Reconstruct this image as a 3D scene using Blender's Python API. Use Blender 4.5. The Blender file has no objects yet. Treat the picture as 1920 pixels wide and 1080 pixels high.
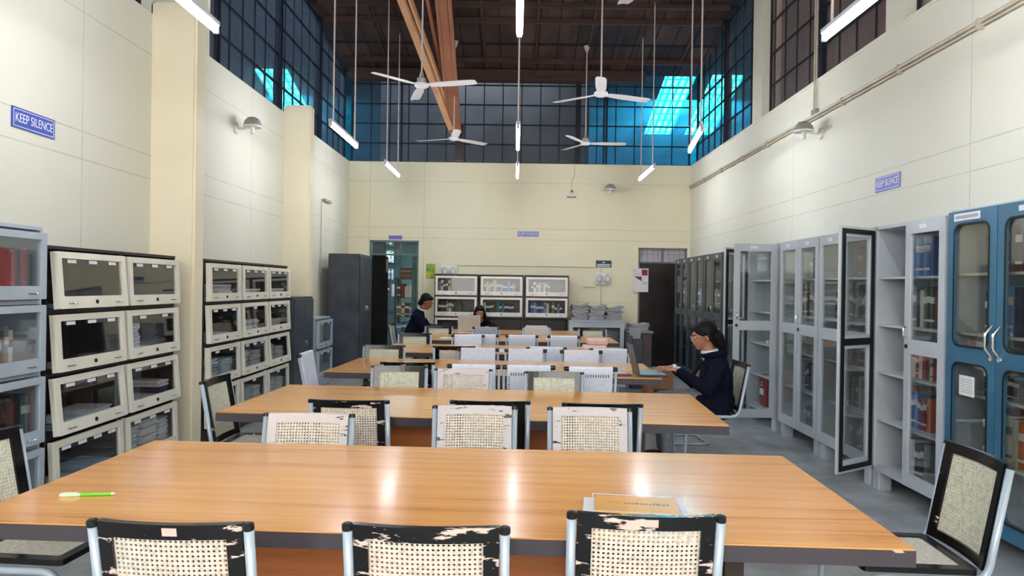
import bpy, bmesh, math, random
from mathutils import Vector, Matrix

SC = bpy.context.scene
COL = SC.collection
PI = math.pi
R = random.Random(7)

# ------------------------------------------------------------------ camera, world, exposure
cam_d = bpy.data.cameras.new('camera'); cam = bpy.data.objects.new('camera', cam_d); COL.objects.link(cam)
cam_d.sensor_width = 36.0; cam_d.lens = 36.0*1300/1920; cam_d.clip_end = 200
_y = Vector((7/1300, 4/1300, -1)).normalized()
_z = Vector((0.015, 1, 0)); _z = (_z - _y*_z.dot(_y)).normalized()
_x = _y.cross(_z)
_rot = Matrix((_x, _y, _z))            # rows = images of the world axes = camera-to-world
cam.matrix_world = Matrix.Translation((0, 0, 1.49)) @ _rot.to_4x4()
SC.camera = cam
SC.view_settings.view_transform = 'Standard'
SC.view_settings.look = 'None'
SC.view_settings.exposure = 1.85
SC.view_settings.gamma = 1.0
SC.view_settings.use_curve_mapping = False
W = bpy.data.worlds.new('world'); SC.world = W; W.use_nodes = True
W.node_tree.nodes['Background'].inputs[0].default_value = (0.55, 0.7, 0.85, 1)
W.node_tree.nodes['Background'].inputs[1].default_value = 0.25
TUBE_POWER = 19.0      # emission strength of every fluorescent tube
SKY_TEAL = 1.5         # daylight through the teal roof lights

# added fill light behind the camera, for the chair backs; no window exists there
_ld = bpy.data.lights.new('front_window_daylight', 'AREA'); _ld.shape = 'RECTANGLE'; _ld.size = 5.4; _ld.size_y = 2.0; _ld.energy = 85; _ld.color = (1.0, 0.97, 0.93)
_lo = bpy.data.objects.new('front_window_daylight', _ld); COL.objects.link(_lo); _lo.location = (0.05, -3.1, 2.6); _lo.rotation_euler = (PI/2-0.15, 0, 0); _lo['kind'] = 'structure'

# ------------------------------------------------------------------ materials
def newmat(name):
    m = bpy.data.materials.new(name); m.use_nodes = True
    nt = m.node_tree; b = nt.nodes['Principled BSDF']
    return m, nt, b
def col4(c): return (c[0], c[1], c[2], 1)
def srgb(r, g, b):
    f = lambda v: (v/255/12.92) if v/255 <= 0.04045 else ((v/255+0.055)/1.055)**2.4
    return (f(r), f(g), f(b))
def mat(name, c, rough=0.5, metal=0.0, spec=0.5, coat=0.0):
    m, nt, b = newmat(name)
    b.inputs['Base Color'].default_value = col4(c); b.inputs['Roughness'].default_value = rough
    b.inputs['Metallic'].default_value = metal; b.inputs['Specular IOR Level'].default_value = spec
    b.inputs['Coat Weight'].default_value = coat
    return m
def nmat(name, c1, c2, scale=8, rough=0.5, metal=0.0, stretch=(1,1,1), lo=0.35, hi=0.65, bump=0.0, coords='Object', detail=4, spec=0.5):
    m, nt, b = newmat(name); N = nt.nodes; L = nt.links
    tc = N.new('ShaderNodeTexCoord'); mp = N.new('ShaderNodeMapping'); mp.inputs['Scale'].default_value = stretch
    L.new(tc.outputs[coords], mp.inputs[0])
    nz = N.new('ShaderNodeTexNoise'); nz.inputs['Scale'].default_value = scale; nz.inputs['Detail'].default_value = detail
    L.new(mp.outputs[0], nz.inputs['Vector'])
    cr = N.new('ShaderNodeValToRGB'); cr.color_ramp.elements[0].position = lo; cr.color_ramp.elements[1].position = hi
    cr.color_ramp.elements[0].color = col4(c1); cr.color_ramp.elements[1].color = col4(c2)
    L.new(nz.outputs[0], cr.inputs[0]); L.new(cr.outputs[0], b.inputs['Base Color'])
    b.inputs['Roughness'].default_value = rough; b.inputs['Metallic'].default_value = metal
    b.inputs['Specular IOR Level'].default_value = spec
    if bump:
        bp = N.new('ShaderNodeBump'); bp.inputs['Strength'].default_value = bump; bp.inputs['Distance'].default_value = 0.01
        L.new(nz.outputs[0], bp.inputs['Height']); L.new(bp.outputs[0], b.inputs['Normal'])
    return m
def emat(name, c, s):
    m, nt, b = newmat(name)
    b.inputs['Base Color'].default_value = col4(c); b.inputs['Emission Color'].default_value = col4(c)
    b.inputs['Emission Strength'].default_value = s
    return m
def glassmat(name, tint=(0.9,0.93,0.93), gloss=0.06, dirt=0.0, dirtc=(0.4,0.42,0.42), rough=0.03, fres=0.35):
    m, nt, b = newmat(name); N = nt.nodes; L = nt.links
    N.remove(b); out = N['Material Output']
    tr = N.new('ShaderNodeBsdfTransparent'); tr.inputs[0].default_value = col4(tint)
    gl = N.new('ShaderNodeBsdfGlossy'); gl.inputs['Roughness'].default_value = rough; gl.inputs[0].default_value = (1,1,1,1)
    df = N.new('ShaderNodeBsdfDiffuse'); df.inputs[0].default_value = col4(dirtc)
    tl = N.new('ShaderNodeBsdfTranslucent'); tl.inputs[0].default_value = col4(dirtc)
    md = N.new('ShaderNodeMixShader'); md.inputs[0].default_value = 0.5
    L.new(df.outputs[0], md.inputs[1]); L.new(tl.outputs[0], md.inputs[2])
    m1 = N.new('ShaderNodeMixShader'); m1.inputs[0].default_value = dirt
    L.new(tr.outputs[0], m1.inputs[1]); L.new(md.outputs[0], m1.inputs[2])
    fr = N.new('ShaderNodeLayerWeight'); fr.inputs[0].default_value = 0.25
    mm = N.new('ShaderNodeMath'); mm.operation = 'MULTIPLY_ADD'; mm.inputs[1].default_value = fres; mm.inputs[2].default_value = gloss; mm.use_clamp = True
    L.new(fr.outputs['Fresnel'], mm.inputs[0])
    m2 = N.new('ShaderNodeMixShader'); L.new(mm.outputs[0], m2.inputs[0])
    L.new(m1.outputs[0], m2.inputs[1]); L.new(gl.outputs[0], m2.inputs[2]); L.new(m2.outputs[0], out.inputs[0])
    return m

def wall_mat(name, c, zs, ys=(), axis='X', line=0.8):
    """painted precast panels: thin joint lines at heights zs and at positions ys along the wall"""
    m, nt, b = newmat(name); N = nt.nodes; L = nt.links
    g = N.new('ShaderNodeNewGeometry'); s = N.new('ShaderNodeSeparateXYZ'); L.new(g.outputs['Position'], s.inputs[0])
    nz = N.new('ShaderNodeTexNoise'); nz.inputs['Scale'].default_value = 0.8; nz.inputs['Detail'].default_value = 6
    L.new(g.outputs['Position'], nz.inputs['Vector'])
    wob = N.new('ShaderNodeTexNoise'); wob.inputs['Scale'].default_value = 3.0; L.new(g.outputs['Position'], wob.inputs['Vector'])
    acc = None
    def add(sock, v, w):
        nonlocal acc
        a = N.new('ShaderNodeMath'); a.operation = 'COMPARE'; a.inputs[1].default_value = v; a.inputs[2].default_value = w
        L.new(sock, a.inputs[0])
        if acc is None: acc = a.outputs[0]
        else:
            t = N.new('ShaderNodeMath'); t.operation = 'MAXIMUM'; L.new(acc, t.inputs[0]); L.new(a.outputs[0], t.inputs[1]); acc = t.outputs[0]
    for z in zs: add(s.outputs['Z'], z, 0.0045)
    for y in ys: add(s.outputs[axis], y, 0.005)
    cr = N.new('ShaderNodeValToRGB'); cr.color_ramp.elements[0].position = 0.3; cr.color_ramp.elements[1].position = 0.75
    cr.color_ramp.elements[0].color = col4([v*0.93 for v in c]); cr.color_ramp.elements[1].color = col4(c)
    L.new(nz.outputs[0], cr.inputs[0])
    mx = N.new('ShaderNodeMix'); mx.data_type = 'RGBA'; mx.blend_type = 'MIX'
    L.new(cr.outputs[0], mx.inputs[6]); mx.inputs[7].default_value = col4([v*line*0.75 for v in c])
    if acc:
        k = N.new('ShaderNodeMath'); k.operation = 'MULTIPLY'; k.inputs[1].default_value = 1.2; k.use_clamp = True
        kk = N.new('ShaderNodeMath'); kk.operation = 'MULTIPLY'
        L.new(wob.outputs[0], k.inputs[0]); L.new(acc, kk.inputs[0]); L.new(k.outputs[0], kk.inputs[1]); L.new(kk.outputs[0], mx.inputs[0])
    else: mx.inputs[0].default_value = 0
    L.new(mx.outputs[2], b.inputs['Base Color']); b.inputs['Roughness'].default_value = 0.55
    bp = N.new('ShaderNodeBump'); bp.inputs['Strength'].default_value = 0.08; bp.inputs['Distance'].default_value = 0.02
    L.new(nz.outputs[0], bp.inputs['Height']); L.new(bp.outputs[0], b.inputs['Normal'])
    return m

def floor_mat():
    m, nt, b = newmat('grey_stone_tiles'); N = nt.nodes; L = nt.links
    g = N.new('ShaderNodeNewGeometry')
    mp = N.new('ShaderNodeMapping'); mp.inputs['Rotation'].default_value = (0,0,0.0); L.new(g.outputs['Position'], mp.inputs[0])
    br = N.new('ShaderNodeTexBrick'); br.inputs['Scale'].default_value = 1.0; br.inputs['Brick Width'].default_value = 0.6
    br.inputs['Row Height'].default_value = 0.6; br.offset = 0.0; br.inputs['Mortar Size'].default_value = 0.003
    c = srgb(184,190,194)
    br.inputs['Color1'].default_value = col4(c); br.inputs['Color2'].default_value = col4([v*0.88 for v in c]); br.inputs['Mortar'].default_value = col4([v*0.6 for v in c])
    L.new(mp.outputs[0], br.inputs['Vector'])
    nz = N.new('ShaderNodeTexNoise'); nz.inputs['Scale'].default_value = 5; nz.inputs['Detail'].default_value = 8; L.new(g.outputs['Position'], nz.inputs['Vector'])
    cr = N.new('ShaderNodeValToRGB'); cr.color_ramp.elements[0].color = (0.62,0.62,0.62,1); cr.color_ramp.elements[1].color = (1,1,1,1)
    cr.color_ramp.elements[0].position = 0.3; cr.color_ramp.elements[1].position = 0.7
    L.new(nz.outputs[0], cr.inputs[0])
    mx = N.new('ShaderNodeMix'); mx.data_type = 'RGBA'; mx.blend_type = 'MULTIPLY'; mx.inputs[0].default_value = 1
    L.new(br.outputs[0], mx.inputs[6]); L.new(cr.outputs[0], mx.inputs[7]); L.new(mx.outputs[2], b.inputs['Base Color'])
    b.inputs['Roughness'].default_value = 0.38
    return m

def wood_mat(name, c1, c2, rough, scale=(0.6, 14, 14), detail=6, coat=0.0, mid=0.5):
    m, nt, b = newmat(name); N = nt.nodes; L = nt.links
    tc = N.new('ShaderNodeTexCoord'); mp = N.new('ShaderNodeMapping'); mp.inputs['Scale'].default_value = scale
    L.new(tc.outputs['Object'], mp.inputs[0])
    nz = N.new('ShaderNodeTexNoise'); nz.inputs['Scale'].default_value = 1.6; nz.inputs['Detail'].default_value = detail; nz.inputs['Roughness'].default_value = 0.68
    nz.inputs['Distortion'].default_value = 0.25
    L.new(mp.outputs[0], nz.inputs['Vector'])
    cr = N.new('ShaderNodeValToRGB'); e = cr.color_ramp.elements
    e[0].position = 0.33; e[0].color = col4(c1); e[1].position = 0.62; e[1].color = col4(c2)
    k = e.new(0.44); k.color = col4([c1[i]*0.35+c2[i]*0.65 for i in range(3)])
    L.new(nz.outputs[0], cr.inputs[0])
    n2 = N.new('ShaderNodeTexNoise'); n2.inputs['Scale'].default_value = 1.1; L.new(tc.outputs['Object'], n2.inputs['Vector'])
    c3 = N.new('ShaderNodeValToRGB'); c3.color_ramp.elements[0].color = (0.93,0.92,0.9,1); c3.color_ramp.elements[1].color = (1,1,1,1)
    c3.color_ramp.elements[0].position = 0.35; c3.color_ramp.elements[1].position = 0.65
    L.new(n2.outputs[0], c3.inputs[0])
    mx = N.new('ShaderNodeMix'); mx.data_type = 'RGBA'; mx.blend_type = 'MULTIPLY'; mx.inputs[0].default_value = 1
    L.new(cr.outputs[0], mx.inputs[6]); L.new(c3.outputs[0], mx.inputs[7]); L.new(mx.outputs[2], b.inputs['Base Color'])
    b.inputs['Roughness'].default_value = rough; b.inputs['Coat Weight'].default_value = coat; b.inputs['Coat Roughness'].default_value = 0.12
    return m

def peel_mat(name, paint, bare, lo, hi, scale=14, stretch=(0.35,1,1.6)):
    """glossy black paint flaking off pale wood"""
    m, nt, b = newmat(name); N = nt.nodes; L = nt.links
    tc = N.new('ShaderNodeTexCoord'); mp = N.new('ShaderNodeMapping'); mp.inputs['Scale'].default_value = stretch
    oi = N.new('ShaderNodeObjectInfo'); ad = N.new('ShaderNodeVectorMath'); ad.operation = 'ADD'
    cx = N.new('ShaderNodeCombineXYZ'); sm = N.new('ShaderNodeMath'); sm.operation = 'MULTIPLY'; sm.inputs[1].default_value = 37
    L.new(oi.outputs['Random'], sm.inputs[0]); L.new(sm.outputs[0], cx.inputs[0])
    L.new(tc.outputs['Object'], ad.inputs[0]); L.new(cx.outputs[0], ad.inputs[1]); L.new(ad.outputs[0], mp.inputs[0])
    nz = N.new('ShaderNodeTexNoise'); nz.inputs['Scale'].default_value = scale; nz.inputs['Detail'].default_value = 9; nz.inputs['Roughness'].default_value = 0.62
    L.new(mp.outputs[0], nz.inputs['Vector'])
    cr = N.new('ShaderNodeValToRGB'); cr.color_ramp.interpolation = 'LINEAR'
    cr.color_ramp.elements[0].position = lo; cr.color_ramp.elements[1].position = hi
    cr.color_ramp.elements[0].color = (0,0,0,1); cr.color_ramp.elements[1].color = (1,1,1,1)
    L.new(nz.outputs[0], cr.inputs[0])
    mx = N.new('ShaderNodeMix'); mx.data_type = 'RGBA'; L.new(cr.outputs[0], mx.inputs[0])
    mx.inputs[6].default_value = col4(paint); mx.inputs[7].default_value = col4(bare); L.new(mx.outputs[2], b.inputs['Base Color'])
    mr = N.new('ShaderNodeMath'); mr.operation = 'MULTIPLY_ADD'; mr.inputs[1].default_value = 0.35; mr.inputs[2].default_value = 0.2
    L.new(cr.outputs[0], mr.inputs[0]); L.new(mr.outputs[0], b.inputs['Roughness'])
    bp = N.new('ShaderNodeBump'); bp.invert = True; bp.inputs['Strength'].default_value = 0.5; bp.inputs['Distance'].default_value = 0.002
    L.new(cr.outputs[0], bp.inputs['Height']); L.new(bp.outputs[0], b.inputs['Normal'])
    return m

def cane_mat(name, c, axes=('X','Z'), pitch=0.0135, r=0.30):
    """woven cane with real see-through holes in staggered rows"""
    m, nt, b = newmat(name); N = nt.nodes; L = nt.links; out = N['Material Output']
    tc = N.new('ShaderNodeTexCoord'); s = N.new('ShaderNodeSeparateXYZ'); L.new(tc.outputs['Object'], s.inputs[0])
    def M(op, a, bv=None, cv=None):
        n = N.new('ShaderNodeMath'); n.operation = op
        for i, v in enumerate((a, bv, cv)):
            if v is None: continue
            if isinstance(v, (int, float)): n.inputs[i].default_value = v
            else: L.new(v, n.inputs[i])
        return n.outputs[0]
    u = M('DIVIDE', s.outputs[axes[0]], pitch); v = M('DIVIDE', s.outputs[axes[1]], pitch)
    u = M('ADD', u, 200.0); v = M('ADD', v, 200.0)
    fu = M('SUBTRACT', M('FRACT', u), 0.5); fv = M('SUBTRACT', M('FRACT', v), 0.5)
    d = M('SQRT', M('ADD', M('MULTIPLY', fu, fu), M('MULTIPLY', fv, fv)))
    hole = M('LESS_THAN', d, r)
    # fine strand relief
    nz = N.new('ShaderNodeTexNoise'); nz.inputs['Scale'].default_value = 60; L.new(tc.outputs['Object'], nz.inputs['Vector'])
    cr = N.new('ShaderNodeValToRGB'); cr.color_ramp.elements[0].color = col4([k*0.72 for k in c]); cr.color_ramp.elements[1].color = col4(c)
    cr.color_ramp.elements[0].position = 0.3; cr.color_ramp.elements[1].position = 0.6
    L.new(nz.outputs[0], cr.inputs[0]); L.new(cr.outputs[0], b.inputs['Base Color']); b.inputs['Roughness'].default_value = 0.55
    bp = N.new('ShaderNodeBump'); bp.inputs['Strength'].default_value = 0.6; bp.inputs['Distance'].default_value = 0.003; bp.invert = False
    L.new(d, bp.inputs['Height']); L.new(bp.outputs[0], b.inputs['Normal'])
    tr = N.new('ShaderNodeBsdfTransparent'); ms = N.new('ShaderNodeMixShader')
    L.new(hole, ms.inputs[0]); L.new(b.outputs[0], ms.inputs[1]); L.new(tr.outputs[0], ms.inputs[2]); L.new(ms.outputs[0], out.inputs[0])
    return m

M_ = {}
ZL = (2.56, 2.36, 3.42, 1.2)
M_['wall_side'] = wall_mat('painted_side_wall', srgb(230,228,214), ZL, (8.2, 5.0, 11.4), 'Y')
M_['wall_back'] = wall_mat('painted_back_wall', srgb(240,232,202), ZL, (-2.76, -1.74), 'X')
M_['column'] = nmat('cream_column_paint', srgb(238,228,200), srgb(241,232,206), 2, 0.5)
M_['reveal'] = mat('window_reveal_paint', srgb(228,226,212), 0.5)
M_['floor'] = floor_mat()
M_['table'] = wood_mat('orange_laminate', srgb(212,134,64), srgb(250,180,100), 0.22, scale=(0.5, 13, 13), coat=0.25)
M_['table_panel'] = wood_mat('brown_laminate', srgb(168,88,42), srgb(212,128,70), 0.35, scale=(0.5, 10, 10))
M_['edge'] = peel_mat('dark_edge_band', srgb(74,68,74), srgb(205,185,165), 0.70, 0.72, 7, (0.6,1,2.0))
M_['legdark'] = mat('dark_leg_paint', srgb(62,46,46), 0.4)
M_['tube'] = mat('blue_grey_tube_paint', srgb(176,190,204), 0.28, 0.15)
M_['chrome'] = mat('chrome', (0.8,0.8,0.8), 0.15, 1.0)
M_['blackcap'] = mat('black_plastic', srgb(22,22,25), 0.35)
M_['peel1'] = peel_mat('peeling_black_lacquer', srgb(11,10,12), srgb(228,204,192), 0.585, 0.60, 26, (0.28,1,1.3))
M_['peel2'] = peel_mat('lightly_worn_black_lacquer', srgb(12,11,14), srgb(225,205,195), 0.655, 0.67)
M_['peel3'] = peel_mat('mostly_bare_lacquer', srgb(30,26,30), srgb(216,210,212), 0.38, 0.41, 22)
M_['cane'] = cane_mat('woven_cane', srgb(238,226,212), r=0.27)
M_['cane2'] = cane_mat('pale_woven_cane', srgb(230,228,206), r=0.22)
M_['seatcane'] = cane_mat('woven_cane_seat', srgb(226,222,208), ('X','Y'), r=0.20)
M_['sling'] = nmat('pale_lilac_sling_fabric', srgb(226,231,248), srgb(236,240,252), 30, 0.7)
M_['slinggrey'] = nmat('grey_sling_fabric', srgb(160,166,176), srgb(178,184,192), 30, 0.7)
M_['lace'] = mat('dark_lacing', srgb(70,74,96), 0.7)
M_['shell'] = mat('black_bookcase_enamel', srgb(34,28,30), 0.35)
M_['cream'] = nmat('cream_steel_enamel', srgb(226,222,208), srgb(234,230,218), 5, 0.35)
M_['white_en'] = nmat('white_steel_enamel', srgb(226,216,208), srgb(236,228,220), 5, 0.25)
M_['gsteel'] = nmat('light_grey_steel_enamel', srgb(184,190,198), srgb(196,202,209), 3, 0.4)
M_['gsteel2'] = mat('inner_grey_steel', srgb(198,202,206), 0.45)
M_['gleft'] = nmat('cool_grey_steel_enamel', srgb(166,178,192), srgb(180,192,204), 3, 0.35)
M_['dsteel'] = nmat('slate_steel_enamel', srgb(56,64,74), srgb(70,78,90), 3, 0.35)
M_['dsteel2'] = nmat('dark_slate_steel_enamel', srgb(46,56,66), srgb(58,70,80), 3, 0.35)
M_['almirah'] = nmat('scuffed_charcoal_enamel', srgb(48,52,64), srgb(78,82,98), 4, 0.38, lo=0.3, hi=0.8)
M_['bluesteel'] = nmat('blue_steel_enamel', srgb(52,102,132), srgb(64,116,146), 3, 0.35)
M_['bluein'] = mat('olive_inner_enamel', srgb(196,194,170), 0.5)
M_['rubber'] = mat('black_rubber_gasket', srgb(16,16,18), 0.5)
M_['glass'] = glassmat('clear_cabinet_glass', (0.93,0.95,0.95), 0.02, 0.02)
M_['glassd'] = glassmat('smoky_cabinet_glass', (0.95,0.96,0.96), 0.01, 0.005, fres=0.25)
M_['glassw'] = glassmat('clerestory_glass', (0.80,0.84,0.88), 0.04, 0.13, (0.26,0.28,0.32), 0.12)
M_['glassr'] = glassmat('dusty_clerestory_glass', (0.6,0.56,0.56), 0.03, 0.34, (0.42,0.36,0.35), 0.15)
M_['glassk'] = glassmat('kitchen_teal_glass', (0.70,0.86,0.86), 0.05, 0.05, (0.4,0.5,0.5))
M_['mullion'] = mat('black_window_bars', srgb(16,20,30), 0.5)
M_['mullionthick'] = mat('navy_window_posts', srgb(14,18,40), 0.5)
M_['paper'] = nmat('white_paper', srgb(222,222,226), srgb(236,236,238), 20, 0.7)
M_['sticker'] = mat('white_sticker', srgb(226,228,240), 0.6)
M_['ceil'] = None
M_['beam'] = wood_mat('dark_red_timber', srgb(54,38,36), srgb(84,58,52), 0.6, scale=(1,6,6))
M_['beamlight'] = wood_mat('tan_timber', srgb(205,152,116), srgb(240,190,150), 0.6, scale=(6,6,0.8))
M_['beammid'] = wood_mat('red_brown_timber', srgb(140,88,66), srgb(182,122,96), 0.6, scale=(6,6,0.8))
M_['fanwhite'] = mat('fan_white_enamel', srgb(228,226,232), 0.35)
M_['fanmotor'] = mat('fan_cream_metal', srgb(190,178,160), 0.35, 0.3)
M_['rod'] = mat('cream_rod_paint', srgb(214,200,196), 0.4)
M_['lampbody'] = mat('white_lamp_batten', srgb(200,205,215), 0.4)
M_['tubelight'] = emat('fluorescent_tube', (0.93,0.97,1.0), TUBE_POWER)
M_['teal'] = None
M_['signblue'] = mat('royal_blue_sign', srgb(52,72,176), 0.4)
M_['signlilac'] = mat('faded_violet_sign', srgb(110,112,196), 0.4)
M_['signtext'] = mat('sign_white_lettering', srgb(235,238,250), 0.5)
M_['pipe'] = nmat('painted_conduit', srgb(188,176,158), srgb(206,196,178), 6, 0.45)
M_['whitepl'] = mat('white_plastic', srgb(226,226,222), 0.4)
M_['greypl'] = mat('grey_plastic', srgb(150,146,146), 0.4)
M_['doordark'] = nmat('near_black_door_paint', srgb(24,18,18), srgb(44,32,32), 3, 0.3)
M_['skin'] = nmat('brown_skin', srgb(168,112,86), srgb(186,130,102), 12, 0.5)
M_['skind'] = nmat('deep_brown_skin', srgb(130,84,66), srgb(146,98,80), 12, 0.5)
M_['hair'] = nmat('black_hair', srgb(8,7,9), srgb(20,16,18), 60, 0.55, stretch=(1,1,0.2), spec=0.2)
M_['navy'] = nmat('navy_wool', srgb(9,12,28), srgb(16,20,40), 30, 0.9, bump=0.2, spec=0.15)
M_['greycloth'] = nmat('grey_trouser_cloth', srgb(112,116,124), srgb(132,136,144), 30, 0.8)
M_['whitecloth'] = mat('white_shirt_cloth', srgb(220,224,232), 0.7)
M_['lips'] = mat('lip_colour', srgb(140,74,66), 0.5)
M_['eye'] = mat('eye_white', srgb(225,222,218), 0.3)
M_['iris'] = mat('dark_iris', srgb(28,18,14), 0.2)
M_['laptopdark'] = mat('dark_laptop_shell', srgb(48,48,54), 0.35, 0.2)
M_['laptopgrey'] = mat('silver_laptop_shell', srgb(190,192,190), 0.3, 0.3)
M_['keys'] = nmat('keyboard_deck', srgb(120,160,180), srgb(150,190,205), 60, 0.4)
M_['card'] = nmat('brown_cardboard', srgb(150,106,72), srgb(168,122,86), 5, 0.7)

_cm = {}
def cmat(rgb, rough=0.5):
    k = (tuple(rgb), rough)
    if k not in _cm:
        _cm[k] = mat('cover_%02d' % len(_cm), srgb(*rgb), rough)
    return _cm[k]

# ------------------------------------------------------------------ mesh helpers
def NB(): return bmesh.new()
def setmi(bm, n0, mi):
    if mi:
        bm.faces.ensure_lookup_table()
        for f in bm.faces[n0:]: f.material_index = mi
def box(bm, x0, x1, y0, y1, z0, z1, mi=0, mtx=None):
    n0 = len(bm.faces)
    v = [bm.verts.new((x, y, z)) for x in (x0, x1) for y in (y0, y1) for z in (z0, z1)]
    if mtx is not None:
        for q in v: q.co = mtx @ q.co
    for f in ((0,1,3,2),(4,6,7,5),(0,4,5,1),(2,3,7,6),(0,2,6,4),(1,5,7,3)):
        bm.faces.new([v[i] for i in f])
    setmi(bm, n0, mi)
    return v
def bevel_all(bm, w, seg=2):
    bmesh.ops.bevel(bm, geom=list(bm.edges), offset=w, segments=seg, profile=0.5, affect='EDGES', clamp_overlap=True)
def frame_at(d):
    d = d.normalized(); a = Vector((0,0,1)) if abs(d.z) < 0.9 else Vector((1,0,0))
    u = d.cross(a).normalized(); v = d.cross(u).normalized(); return u, v
def sweep(bm, pts, r, seg=8, closed=False, mi=0, rx=None):
    """round tube along a polyline"""
    n0 = len(bm.faces); pts = [Vector(p) for p in pts]; n = len(pts); rings = []
    T = []
    for i in range(n):
        if closed: t = (pts[(i+1) % n]-pts[i-1])
        else: t = pts[min(i+1, n-1)]-pts[max(i-1, 0)]
        T.append(t.normalized())
    u, v = frame_at(T[0])
    for i in range(n):
        t = T[i]; u = (u - t*u.dot(t)).normalized(); v = t.cross(u).normalized()
        rr = r[i] if isinstance(r, (list, tuple)) else r
        rings.append([bm.verts.new(pts[i] + (u*math.cos(a)+v*math.sin(a))*rr) for a in [2*PI*k/seg for k in range(seg)]])
    m = n if closed else n-1
    for i in range(m):
        A, B = rings[i], rings[(i+1) % n]
        for k in range(seg): bm.faces.new((A[k], A[(k+1) % seg], B[(k+1) % seg], B[k]))
    if not closed:
        bm.faces.new(rings[0][::-1]); bm.faces.new(rings[-1])
    setmi(bm, n0, mi)
def fillet(pts, r, n=5):
    pts = [Vector(p) for p in pts]; out = [pts[0]]
    for i in range(1, len(pts)-1):
        a, b, c = pts[i-1], pts[i], pts[i+1]
        d1 = (a-b); d2 = (c-b); rr = min(r, d1.length*0.49, d2.length*0.49)
        p, q = b+d1.normalized()*rr, b+d2.normalized()*rr
        for k in range(n+1):
            t = k/n; out.append(p*(1-t)**2 + b*2*t*(1-t) + q*t*t)
    out.append(pts[-1]); return out
def cyl(bm, p0, p1, r, seg=16, mi=0, r1=None):
    sweep(bm, [p0, p1], [r, r if r1 is None else r1], seg, mi=mi)
def lathe(bm, prof, seg=24, mi=0, mtx=None):
    """profile of (radius, z)"""
    n0 = len(bm.faces); rings = []
    for (r, z) in prof:
        if r < 1e-5: rings.append([bm.verts.new((0,0,z))])
        else: rings.append([bm.verts.new((r*math.cos(2*PI*k/seg), r*math.sin(2*PI*k/seg), z)) for k in range(seg)])
    if mtx is not None:
        for rg in rings:
            for q in rg: q.co = mtx @ q.co
    for A, B in zip(rings, rings[1:]):
        for k in range(seg):
            k2 = (k+1) % seg
            if len(A) == 1 and len(B) == 1: continue
            if len(A) == 1: bm.faces.new((A[0], B[k], B[k2]))
            elif len(B) == 1: bm.faces.new((A[k], B[0], A[k2]))
            else: bm.faces.new((A[k], A[k2], B[k2], B[k]))
    setmi(bm, n0, mi)
def rrect(x0, z0, x1, z1, r, n=6):
    if r <= 0: return [(x0,z0),(x1,z0),(x1,z1),(x0,z1)]
    o = []
    for (cx, cz, a0) in ((x1-r, z0+r, -PI/2), (x1-r, z1-r, 0), (x0+r, z1-r, PI/2), (x0+r, z0+r, PI)):
        for k in range(n+1):
            a = a0 + PI/2*k/n; o.append((cx+r*math.cos(a), cz+r*math.sin(a)))
    return o
def plate(bm, outer, holes, y0, y1, mi=0, mtx=None):
    """flat plate in the XZ plane from y0 to y1 with holes"""
    n0 = len(bm.faces); loops = [outer]+list(holes); sides = []
    for y in (y0, y1):
        es = []; lv = []
        for lp in loops:
            vs = [bm.verts.new((x, y, z)) for x, z in lp]; lv.append(vs)
            es += [bm.edges.new((vs[i], vs[(i+1) % len(vs)])) for i in range(len(vs))]
        bmesh.ops.triangle_fill(bm, use_beauty=True, use_dissolve=False, edges=es)
        sides.append(lv)
    for A, B in zip(*sides):
        for i in range(len(A)):
            j = (i+1) % len(A); bm.faces.new((A[i], A[j], B[j], B[i]))
    if mtx is not None:
        for lv in sides:
            for vs in lv:
                for q in vs: q.co = mtx @ q.co
    setmi(bm, n0, mi)

def obj(name, bm, mats, parent=None, loc=None, rot=None, smooth=False, label=None):
    bmesh.ops.recalc_face_normals(bm, faces=list(bm.faces))
    me = bpy.data.meshes.new(name); bm.to_mesh(me); bm.free()
    if not isinstance(mats, (list, tuple)): mats = [mats]
    for m in mats: me.materials.append(m)
    if smooth:
        me.polygons.foreach_set('use_smooth', [True]*len(me.polygons))
        if smooth != 'all': me.set_sharp_from_angle(angle=math.radians(38))
    o = bpy.data.objects.new(name, me); COL.objects.link(o)
    if parent is not None: o.parent = parent
    if loc is not None: o.location = loc
    if rot is not None: o.rotation_euler = rot
    if label: o['label'] = label
    return o
def tag(o, label, cat, group=None):
    o['label'] = label; o['category'] = cat
    if group: o['group'] = group
    return o
def thing(name, label, cat, loc=(0,0,0), rotz=0.0, group=None):
    o = bpy.data.objects.new(name, None); COL.objects.link(o); o.empty_display_size = 0.1
    o.location = loc; o.rotation_euler = (0,0,rotz)
    return tag(o, label, cat, group)
def struct(name, bm, m, smooth=False):
    o = obj(name, bm, m, smooth=smooth); o['kind'] = 'structure'; return o
def dup(root, loc, rotz, label, group=None, remap=None):
    def cp(o, parent):
        c = o.copy(); COL.objects.link(c); c.parent = parent
        if remap and c.type == 'MESH':
            for s in c.material_slots:
                if s.material.name in remap:
                    s.link = 'OBJECT'; 
            for i, s in enumerate(o.material_slots):
                if s.material.name in remap:
                    c.material_slots[i].link = 'OBJECT'; c.material_slots[i].material = remap[s.material.name]
        for ch in [k for k in o.children]: cp(ch, c)
        return c
    r = cp(root, None); r.location = loc; r.rotation_euler = (0,0,rotz); r['label'] = label
    if group: r['group'] = group
    return r
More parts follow.
